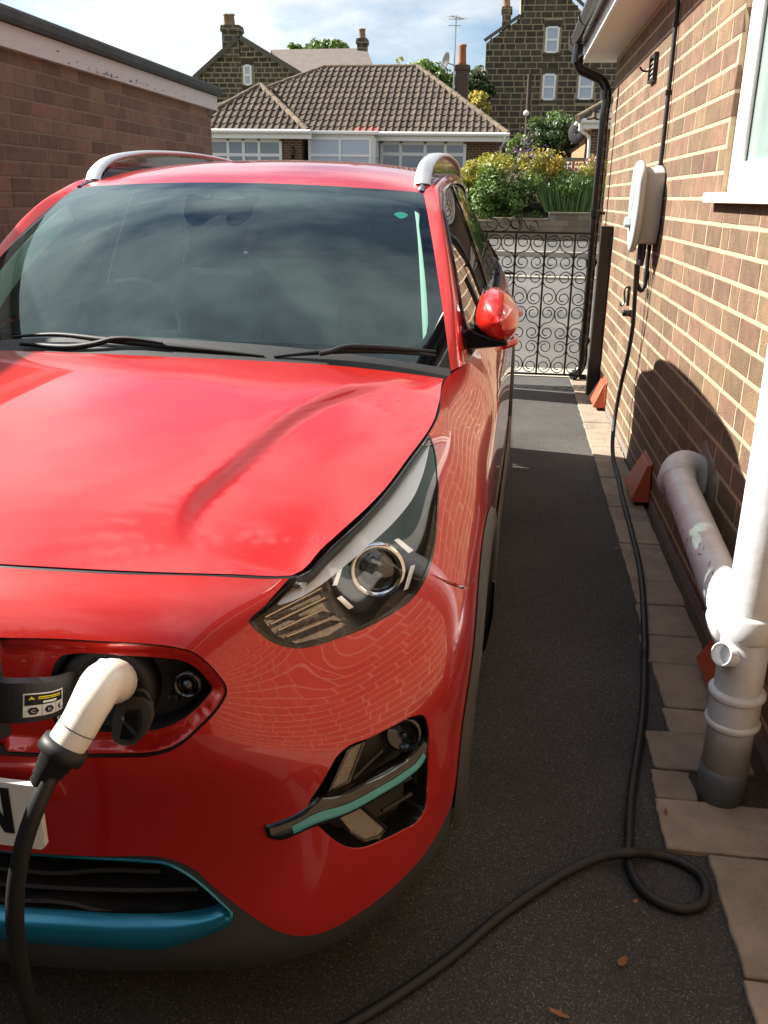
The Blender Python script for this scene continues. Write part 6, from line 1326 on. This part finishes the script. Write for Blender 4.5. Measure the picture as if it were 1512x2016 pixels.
# ---- second bungalow, right
b2Y = 27.0; cX, gL = pv(1166, 250, b2Y)[0], pv(1152, 300, 31)[0]; zE2 = pv(1165, 240, b2Y)[2]
b2 = empty('gable_bungalow', (cX+2, b2Y, 1.0), 'brick bungalow with sunlit orange side wall half hidden by the black downpipe', 'bungalow'); lb = lambda o: loc(o, b2)
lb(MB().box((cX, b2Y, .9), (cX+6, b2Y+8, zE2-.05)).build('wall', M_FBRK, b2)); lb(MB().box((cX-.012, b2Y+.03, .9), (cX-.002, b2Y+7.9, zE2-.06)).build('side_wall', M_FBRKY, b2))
for yy in (0,): lb(MB().add(*tube([(cX-.35, b2Y-.38, zE2), (cX+6, b2Y-.38, zE2)], .07, 8)).build('gutter', M_UPVC, b2, smooth=True)); lb(MB().add(*tube([(cX-.38, b2Y-.36, zE2), (cX-.38, b2Y+8, zE2)], .07, 8)).build('gutter', M_UPVC, b2, smooth=True)); lb(MB().box((cX-.30, b2Y-.30, zE2-.19), (cX+6, b2Y-.27, zE2-.05)).build('fascia', M_UPVC, b2)); lb(MB().box((cX-.33, b2Y-.30, zE2-.19), (cX-.30, b2Y+8, zE2-.05)).build('fascia', M_UPVC, b2)); lb(MB().box((cX-.30, b2Y-.27, zE2-.19), (cX-.005, b2Y+8, zE2-.175)).build('soffit', M_UPVC, b2))
lb(MB().add(*tube(resample(np.array([(cX-.36, b2Y-.36, zE2-.06), (cX-.34, b2Y-.34, zE2-.20), (cX-.06, b2Y-.06, zE2-.42), (cX-.05, b2Y-.05, zE2-.6), (cX-.05, b2Y-.05, 1.0)]), 30), .045, 8)).build('downpipe', M_UPVC, b2, smooth=True))
apx = pv(1200, 175, b2Y+3); tiled(b2, (cX-.45, b2Y-.45, zE2+.02), (1, 0, 0), _n(np.array([0, 3.4, 2.0])), [(0, 0), (6, 0), (6, 3.9), (3.2, 3.9)], .245, .39, 30, seed=8); ridge(b2, (cX-.45, b2Y-.45, zE2+.05), (cX+2.75, b2Y+2.9, zE2+2.0), .13)
obj('hip_slope', [tuple(np.array(p)-np.array(b2.location)) for p in ((cX-.45, b2Y-.45, zE2+.02), (cX-.45, b2Y+8, zE2+.02), (cX+2.75, b2Y+5, zE2+2.0), (cX+2.75, b2Y+2.9, zE2+2.0))], [(0, 1, 2, 3)], M_TILEI, b2)
dq = pv(1137, 262, b2Y+.7); d2 = empty('round_dish', tuple(dq), 'black round satellite dish on the sunlit orange wall', 'satellite dish'); V, Fc = lathe([(0, 0), (.12, .012), (.2, .035), (.25, .07), (.245, .075), (0, .012)], (0, 0, 0), (-.3, -.9, .2), 24); obj('dish', [(x, y, z*1.25) for x, y, z in V], Fc, M_DISH, d2, smooth=True); MB().add(*tube([(0, .02, 0), (cX-dq[0], .1, -.05)], .025, 6)).build('dish_bracket', M_ALU, d2); MB().add(*tube([(0, -.02, -.2), (-.1, -.3, -.05)], .012, 5)).build('feed_arm', M_ALU, d2)
# pierced screen wall
sY = 26.3; s0, s1 = pv(1084, 330, sY), pv(1168, 330, sY); zt_, zb2 = pv(1120, 315, sY)[2], pv(1120, 352, sY)[2]; scn = empty('screen_wall', (s0[0], sY, zb2), 'pierced concrete screen block wall between garden and brick bungalow', 'wall'); M_SCR = mat('screen_block', (.30, .19, .12), .9, objrand=.12)
bw = .30; nb = int((s1[0]-s0[0])/bw)+1
sb = MB(); sb.box((0, 0, 0), (bw, .09, .03)).box((0, 0, bw-.03), (bw, .09, bw)).box((0, 0, .03), (.03, .09, bw-.03)).box((bw-.03, 0, .03), (bw, .09, bw-.03))
for sx in (0, 1):
    for sz in (0, 1):
        c = [(abs(sx*bw-x), abs(sz*bw-z)) for x, z in ((.03, .10), (.10, .03), (.15, .12), (.12, .15))]; sb.prism(c, .01, .08, lambda a, b, t: (a, t, b))
o = sb.build('screen_block', M_SCR, scn); first = True
for i in range(nb):
    for j in range(2):
        k = o if first else o.copy()
        if not first: COL.objects.link(k); k.parent = scn
        first = False; k.location = (i*(bw+.006), 0, (zt_-zb2)-(j+1)*(bw+.006))
MB().box((-.03, -.02, zt_-zb2+.0), (nb*(bw+.006)+.03, .11, zt_-zb2+.06)).build('coping', M_CONC, scn)
# ---- retaining wall by the far footway
ret = empty('retaining_wall', (.6, 23.5, .4), 'low stepped garden wall of buff stone blocks across the road', 'wall'); M_RST = mat('buff_wall_stone', (.20, .155, .105), .9, noise=.7, nscale=5, second=(.13, .10, .07), bump=.7, bscale=30, objrand=.2); M_RSTI = mat('buff_wall_stone_joined', (.20, .155, .105), .9, noise=.7, nscale=5, second=(.13, .10, .07), bump=.7, bscale=30, island=.2)
def rtop(x): return 1.08 if x > 1.03 else (.93 if x > -.35 else .86)
loc(MB().box((-9, 23.5, .3), (-.35, 23.8, .84)).box((-.35, 23.5, .3), (1.03, 23.8, .91)).box((1.03, 23.5, .3), (9, 23.8, 1.06)).build('wall', M_CONC, ret), ret)
brickwork(ret, lambda u, z: (u, 23.5, z), 4, .45, .158, .52, .012, -8.9, 8.9, lambda u, z, h: z+.07 < rtop(u-h) and z+.07 < rtop(u+h), M_RST, M_RSTI, 120, .012, seed=6, name='block', stuff='far_blocks', jitter=.6)
for a, b in ((-9, -.36), (-.352, 1.022), (1.03, 9)): loc(MB().box((a, 23.46, rtop((a+b)/2)-.02), (b, 23.84, rtop((a+b)/2)+.03)).build('coping', M_RST, ret, bevel=.01), ret)
# raised garden behind it
tag(obj('garden_bank', [(-12, 23.79, .84), (12, 23.79, .9), (12, 26.2, 1.6), (-12, 26.2, 1.6), (12, 28.6, 2.25), (-12, 28.6, 2.25), (12, 60, 3.2), (-12, 60, 3.2)], [(0, 1, 2, 3), (3, 2, 4, 5), (5, 4, 6, 7)], M_EARTH), kind='structure')
# ================================================================== PLANTING
def leafmat(name, c1, c2, trans=.25, rough=.5):
    m = bpy.data.materials.new(name); m.use_nodes = True; nt = m.node_tree; N = nt.nodes.new; L = nt.links.new; b = nt.nodes['Principled BSDF']; b.inputs['Roughness'].default_value = rough
    g = N('ShaderNodeNewGeometry'); mx = N('ShaderNodeMix'); mx.data_type = 'RGBA'; mx.inputs[6].default_value = (*c1, 1); mx.inputs[7].default_value = (*c2, 1); L(g.outputs['Random Per Island'], mx.inputs[0]); L(mx.outputs[2], b.inputs['Base Color'])
    tr = N('ShaderNodeBsdfTranslucent'); L(mx.outputs[2], tr.inputs[0]); ms = N('ShaderNodeMixShader'); ms.inputs[0].default_value = trans; o = nt.nodes['Material Output']; L(b.outputs[0], ms.inputs[1]); L(tr.outputs[0], ms.inputs[2]); L(ms.outputs[0], o.inputs[0]); MATS[name] = m; return m
G_MID = leafmat('leaf_mid_green', (.055, .11, .018), (.11, .19, .035)); G_DARK = leafmat('leaf_dark_green', (.022, .05, .014), (.06, .10, .028)); G_LIME = leafmat('leaf_yellow_green', (.24, .26, .035), (.40, .34, .06)); G_FRESH = leafmat('leaf_fresh_green', (.10, .17, .03), (.18, .25, .05)); G_PURP = leafmat('flower_purple', (.16, .05, .22), (.30, .14, .36)); G_YEL = leafmat('flower_yellow', (.50, .34, .03), (.62, .45, .08)); G_GREY = leafmat('leaf_grey_green', (.10, .12, .06), (.16, .17, .08)); G_PINK = leafmat('flower_pink', (.45, .2, .25), (.55, .35, .35))
M_BARK = mat('bark', (.06, .045, .03), .9, noise=.5, nscale=20, bump=.6, bscale=60)
def leaves(centers, n, spread, leaf, seed, up=.35, flat=.55, aspect=.5):
    """leaf-sized quads scattered round clump centres"""
    r = np.random.RandomState(seed); C = np.array(centers); k = r.randint(0, len(C), n); sp = np.broadcast_to(np.array(spread, float), (3,)); d = r.normal(0, 1, (n, 3)); d /= np.linalg.norm(d, axis=1)[:, None]; rad = r.uniform(.25, 1, n)**.5
    p = C[k]+d*rad[:, None]*sp; nrm = d*.8+r.normal(0, .5, (n, 3))+[0, 0, up]; nrm /= np.linalg.norm(nrm, axis=1)[:, None]
    t = np.cross(nrm, r.normal(0, 1, (n, 3))); t /= np.linalg.norm(t, axis=1)[:, None]+1e-9; b = np.cross(nrm, t); L_ = leaf*r.uniform(.6, 1.25, n)
    V = np.empty((n, 4, 3)); V[:, 0] = p-t*L_[:, None]*.5; V[:, 1] = p+b*(L_*aspect*.5)[:, None]+nrm*(L_*.08)[:, None]; V[:, 2] = p+t*L_[:, None]*.5; V[:, 3] = p-b*(L_*aspect*.5)[:, None]+nrm*(L_*.08)[:, None]
    return V.reshape(-1, 3), np.arange(4*n).reshape(-1, 4)
def blob(c, R, n, seed, low=-.3):
    r = np.random.RandomState(seed); d = r.normal(0, 1, (n, 3)); d /= np.linalg.norm(d, axis=1)[:, None]; d[:, 2] = np.where(d[:, 2] < low, -d[:, 2]*.3, d[:, 2]); return np.array(c)+d*np.array(R)*r.uniform(.45, 1.0, (n, 1))
def fast_obj(name, V, Fc, m, parent):
    me = bpy.data.meshes.new(name); me.vertices.add(len(V)); me.vertices.foreach_set('co', np.ascontiguousarray(V, np.float32).ravel()); k = Fc.shape[1]; me.loops.add(Fc.size); me.loops.foreach_set('vertex_index', Fc.ravel().astype(np.int32)); me.polygons.add(len(Fc)); me.polygons.foreach_set('loop_start', np.arange(0, Fc.size, k, dtype=np.int32)); me.polygons.foreach_set('loop_total', np.full(len(Fc), k, np.int32)); me.update(calc_edges=True); me.materials.append(m); o = bpy.data.objects.new(name, me); COL.objects.link(o); o.parent = parent; return o
def shrub(name, px, Y, zb, wpx, hpx, label, cat, sets, seed, group=None, stems=5):
    """px: foot centre pixel; wpx/hpx: size seen; sets: (material, count, leaf size, clumps, zone lo, zone hi)"""
    s = Y/F_PX; base = np.array([pv(*px, Y)[0], Y, pv(*px, Y)[2]-.05]); W = wpx*s/2; H_ = hpx*s; e = empty(name, tuple(base), label, cat, group); r = random.Random(seed)
    for i in range(stems):
        a = r.uniform(-1, 1)*W*.6; MB().add(*tube(resample(np.array([(a*.2, 0, -.1), (a*.6, r.uniform(-.1, .1), H_*.4), (a, r.uniform(-.2, .2), H_*.75)]), 6), [.02, .018, .015, .012, .008, .004], 5)).build('stem', M_BARK, e)
    for k, (m, n, lf, nc, lo, hi, asp) in enumerate(sets):
        C = blob((0, 0, H_*(lo+hi)/2), (W*.85, W*.7, H_*(hi-lo)/2), nc, seed*10+k, -2); V, Fc = leaves(C, n, (W*.22+.05, W*.22+.05, H_*.10+.04), lf, seed*31+k, aspect=asp); V[:, 2] = np.maximum(V[:, 2], -.05); fast_obj('foliage', V, Fc, m, e)
    return e
def spikes(e, W, H_, n, m, seed, w=.02, name='blades'):
    r = np.random.RandomState(seed); V = []; Fc = []
    for i in range(n):
        x, y = r.uniform(-W, W), r.uniform(-W*.6, W*.6); dx = x*.5+r.normal(0, .07); h = H_*r.uniform(.55, 1.05); k = len(V); V += [(x-w, y, 0), (x+w, y, 0), (x+dx*.6+w*.6, y, h*.6), (x+dx*.6-w*.6, y, h*.6), (x+dx, y+r.normal(0, .03), h)]; Fc += [(k, k+1, k+2, k+3), (k+3, k+2, k+4)]
    o = obj(name, V, Fc, m, e); return o
shrub('garden_shrub', (985, 430), 24.3, .86, 150, 105, 'leafy mid green bush at the end of the garden wall', 'bush', [(G_MID, 3600, .11, 34, .0, .85, .6), (G_FRESH, 1600, .10, 22, .3, .95, .6), (G_LIME, 900, .10, 14, .75, 1.08, .55)], 3)
shrub('garden_shrub', (935, 425), 25.2, .9, 120, 95, 'bush with yellow tipped leaves in front of the bungalow corner', 'bush', [(G_LIME, 1500, .12, 22, .5, 1.1, .55), (G_FRESH, 1300, .11, 20, .1, .8, .6), (G_YEL, 160, .10, 10, .2, .6, .7)], 4)
shrub('flowering_plant', (1040, 425), 24.6, .9, 70, 120, 'tall purple flowered plant among yellow leaves', 'plant', [(G_GREY, 1200, .08, 18, 0, .8, .35), (G_PURP, 130, .07, 7, .8, 1.1, .6), (G_LIME, 500, .09, 10, .5, 1.0, .5)], 5)
shrub('yellow_shrub', (1075, 415), 25.0, .95, 75, 105, 'bright yellow leaved shrub behind the spiky dark plant', 'bush', [(G_LIME, 2300, .10, 24, .1, 1.08, .55), (G_YEL, 500, .09, 12, .5, 1.1, .6), (G_FRESH, 500, .10, 10, 0, .6, .5)], 6)
sp = shrub('spiky_shrub', (1122, 415), 24.4, 1.06, 95, 68, 'dense dark green spiky shrub above the higher wall', 'bush', [(G_DARK, 1500, .12, 20, 0, .8, .22), (G_MID, 900, .12, 18, .4, 1.0, .22)], 7); spikes(sp, .62, .95, 420, G_MID, 3)
shrub('garden_shrub', (1160, 400), 25.4, 1.0, 60, 85, 'straggly pale shrub with pink flowers beside the downpipe', 'bush', [(G_LIME, 800, .09, 14, .2, 1.0, .5), (G_GREY, 700, .09, 14, 0, .7, .5), (G_PINK, 120, .08, 8, .6, 1.0, .7), (G_YEL, 120, .09, 6, .1, .4, .7)], 8)
shrub('evergreen_bush', (1082, 325), 28.5, 1.2, 108, 85, 'big rounded dark evergreen bush behind the screen wall', 'bush', [(G_DARK, 4200, .12, 50, .0, .95, .55), (G_MID, 1500, .11, 30, .3, 1.05, .5), (G_GREY, 500, .10, 20, .3, 1.0, .5)], 9)
shrub('hedge_bush', (1022, 330), 30.2, 1.3, 60, 62, 'light green bush next to the pinkish shed', 'bush', [(G_FRESH, 1500, .11, 20, 0, 1.0, .45), (G_GREY, 800, .10, 14, 0, .9, .45)], 10)
gt = MB()
for i, (x, Y) in enumerate([(-.55, 23.95), (-.2, 23.95), (.2, 23.95), (.7, 23.95), (-.9, 23.95)]):
    e = empty('edging_plant', (x, Y, .86), ['low green tuft on the garden wall below the yellow tipped bush', 'low green tuft on the garden wall under the leafy mid green bush', 'low tuft on the garden wall just before its step up', 'low tuft on the garden wall at the foot of the purple flowers', 'low green tuft at the end of the garden wall by the car'][i], 'plant', 'tufts along the garden wall'); C = blob((0, 0, .1), (.18, .12, .12), 8, i+50, -2); V, Fc = leaves(C, 260, .09, .07, i+70, aspect=.45); fast_obj('foliage', V, Fc, G_MID if i % 2 else G_FRESH, e); spikes(e, .12, .28, 30, G_FRESH, i, .006)
def tree(name, px_top, px_bot, Y, wpx, label, mats, n, leaf, seed, clumps=40):
    s = Y/F_PX; top = pv(*px_top, Y); bot = pv(*px_bot, Y); base = np.array([(top[0]+bot[0])/2, Y, gz(Y)-.1]); e = empty(name, tuple(base), label, 'tree'); H_ = top[2]-base[2]; zb = bot[2]-base[2]; W = wpx*s/2; r = random.Random(seed)
    tr = MB().add(*tube(resample(np.array([(0, 0, -.2), (.1, 0, H_*.3), (-.05, .1, H_*.6), (.05, 0, H_*.9)]), 12), list(np.linspace(.22, .03, 12)), 8)); tr.build('trunk', M_BARK, e, smooth=True)
    for i in range(9):
        a = r.uniform(0, 6.28); z = r.uniform(.35, .8)*H_; L_ = W*r.uniform(.5, .95); MB().add(*tube([(0, 0, z), (math.cos(a)*L_*.5, math.sin(a)*L_*.5, z+L_*.35), (math.cos(a)*L_, math.sin(a)*L_, z+L_*.55)], [.07, .045, .015], 5)).build('limb', M_BARK, e)
    for k, (m, f) in enumerate(mats):
        C = blob((0, 0, (H_+zb)/2), (W, W*.8, (H_-zb)/2*.92), clumps, seed*7+k, -2); V, Fc = leaves(C, int(n*f), (W*.2+.12, W*.2+.12, W*.16+.12), leaf, seed*13+k, aspect=.6); fast_obj('crown', V, Fc, m, e)
tree('broadleaf_tree', (640, 83), (640, 140), 66, 100, 'leafy treetop showing above the pale slate roof', [(G_FRESH, .6), (G_MID, .5)], 4200, .30, 3)
tree('broadleaf_tree', (585, 88), (585, 140), 64, 48, 'small leafy treetop over the slate ridge near its gable end', [(G_FRESH, .6), (G_MID, .4)], 1600, .28, 4, 18)
tree('broadleaf_tree', (838, 122), (838, 235), 46, 120, 'bright green tree behind the bungalow chimney', [(G_FRESH, .65), (G_MID, .45)], 6500, .24, 5, 55)
tree('broadleaf_tree', (785, 112), (785, 220), 58, 46, 'thin pale green treetop over the bungalow ridge', [(G_FRESH, .6), (G_LIME, .2), (G_MID, .3)], 1700, .26, 6, 18)
tree('dark_tree', (936, 128), (936, 230), 44, 62, 'dark tree between the chimney and the tall stone house', [(G_DARK, .7), (G_GREY, .3)], 3600, .22, 7, 36)
tree('golden_tree', (938, 180), (945, 245), 39, 40, 'small golden yellow tree beside the tall stone house', [(G_LIME, .8), (G_YEL, .25)], 2200, .17, 8, 22)

# unseen tall hedge, added behind the viewpoint to darken the car's nose
hg = empty('added_shade_hedge', (-.9, -2.6, 0), 'unseen tall dark hedge added behind the viewpoint to shade the car', 'hedge')
for i in range(4): MB().add(*tube([(-1.5+i*.9, 0, -.1), (-1.5+i*.9, .05, 1.4), (-1.45+i*.9, 0, 3.4)], [.05, .04, .02], 6)).build('stem', M_BARK, hg)
rh = np.random.RandomState(2); Ch = np.c_[rh.uniform(-1.75, 1.5, 260), rh.uniform(-.45, .45, 260), rh.uniform(.1, 4.2, 260)]
V, Fc = leaves(Ch, 20000, .32, .15, 77, aspect=.6); V[:, 2] = np.maximum(V[:, 2], .01); fast_obj('foliage', V, Fc, G_DARK, hg)
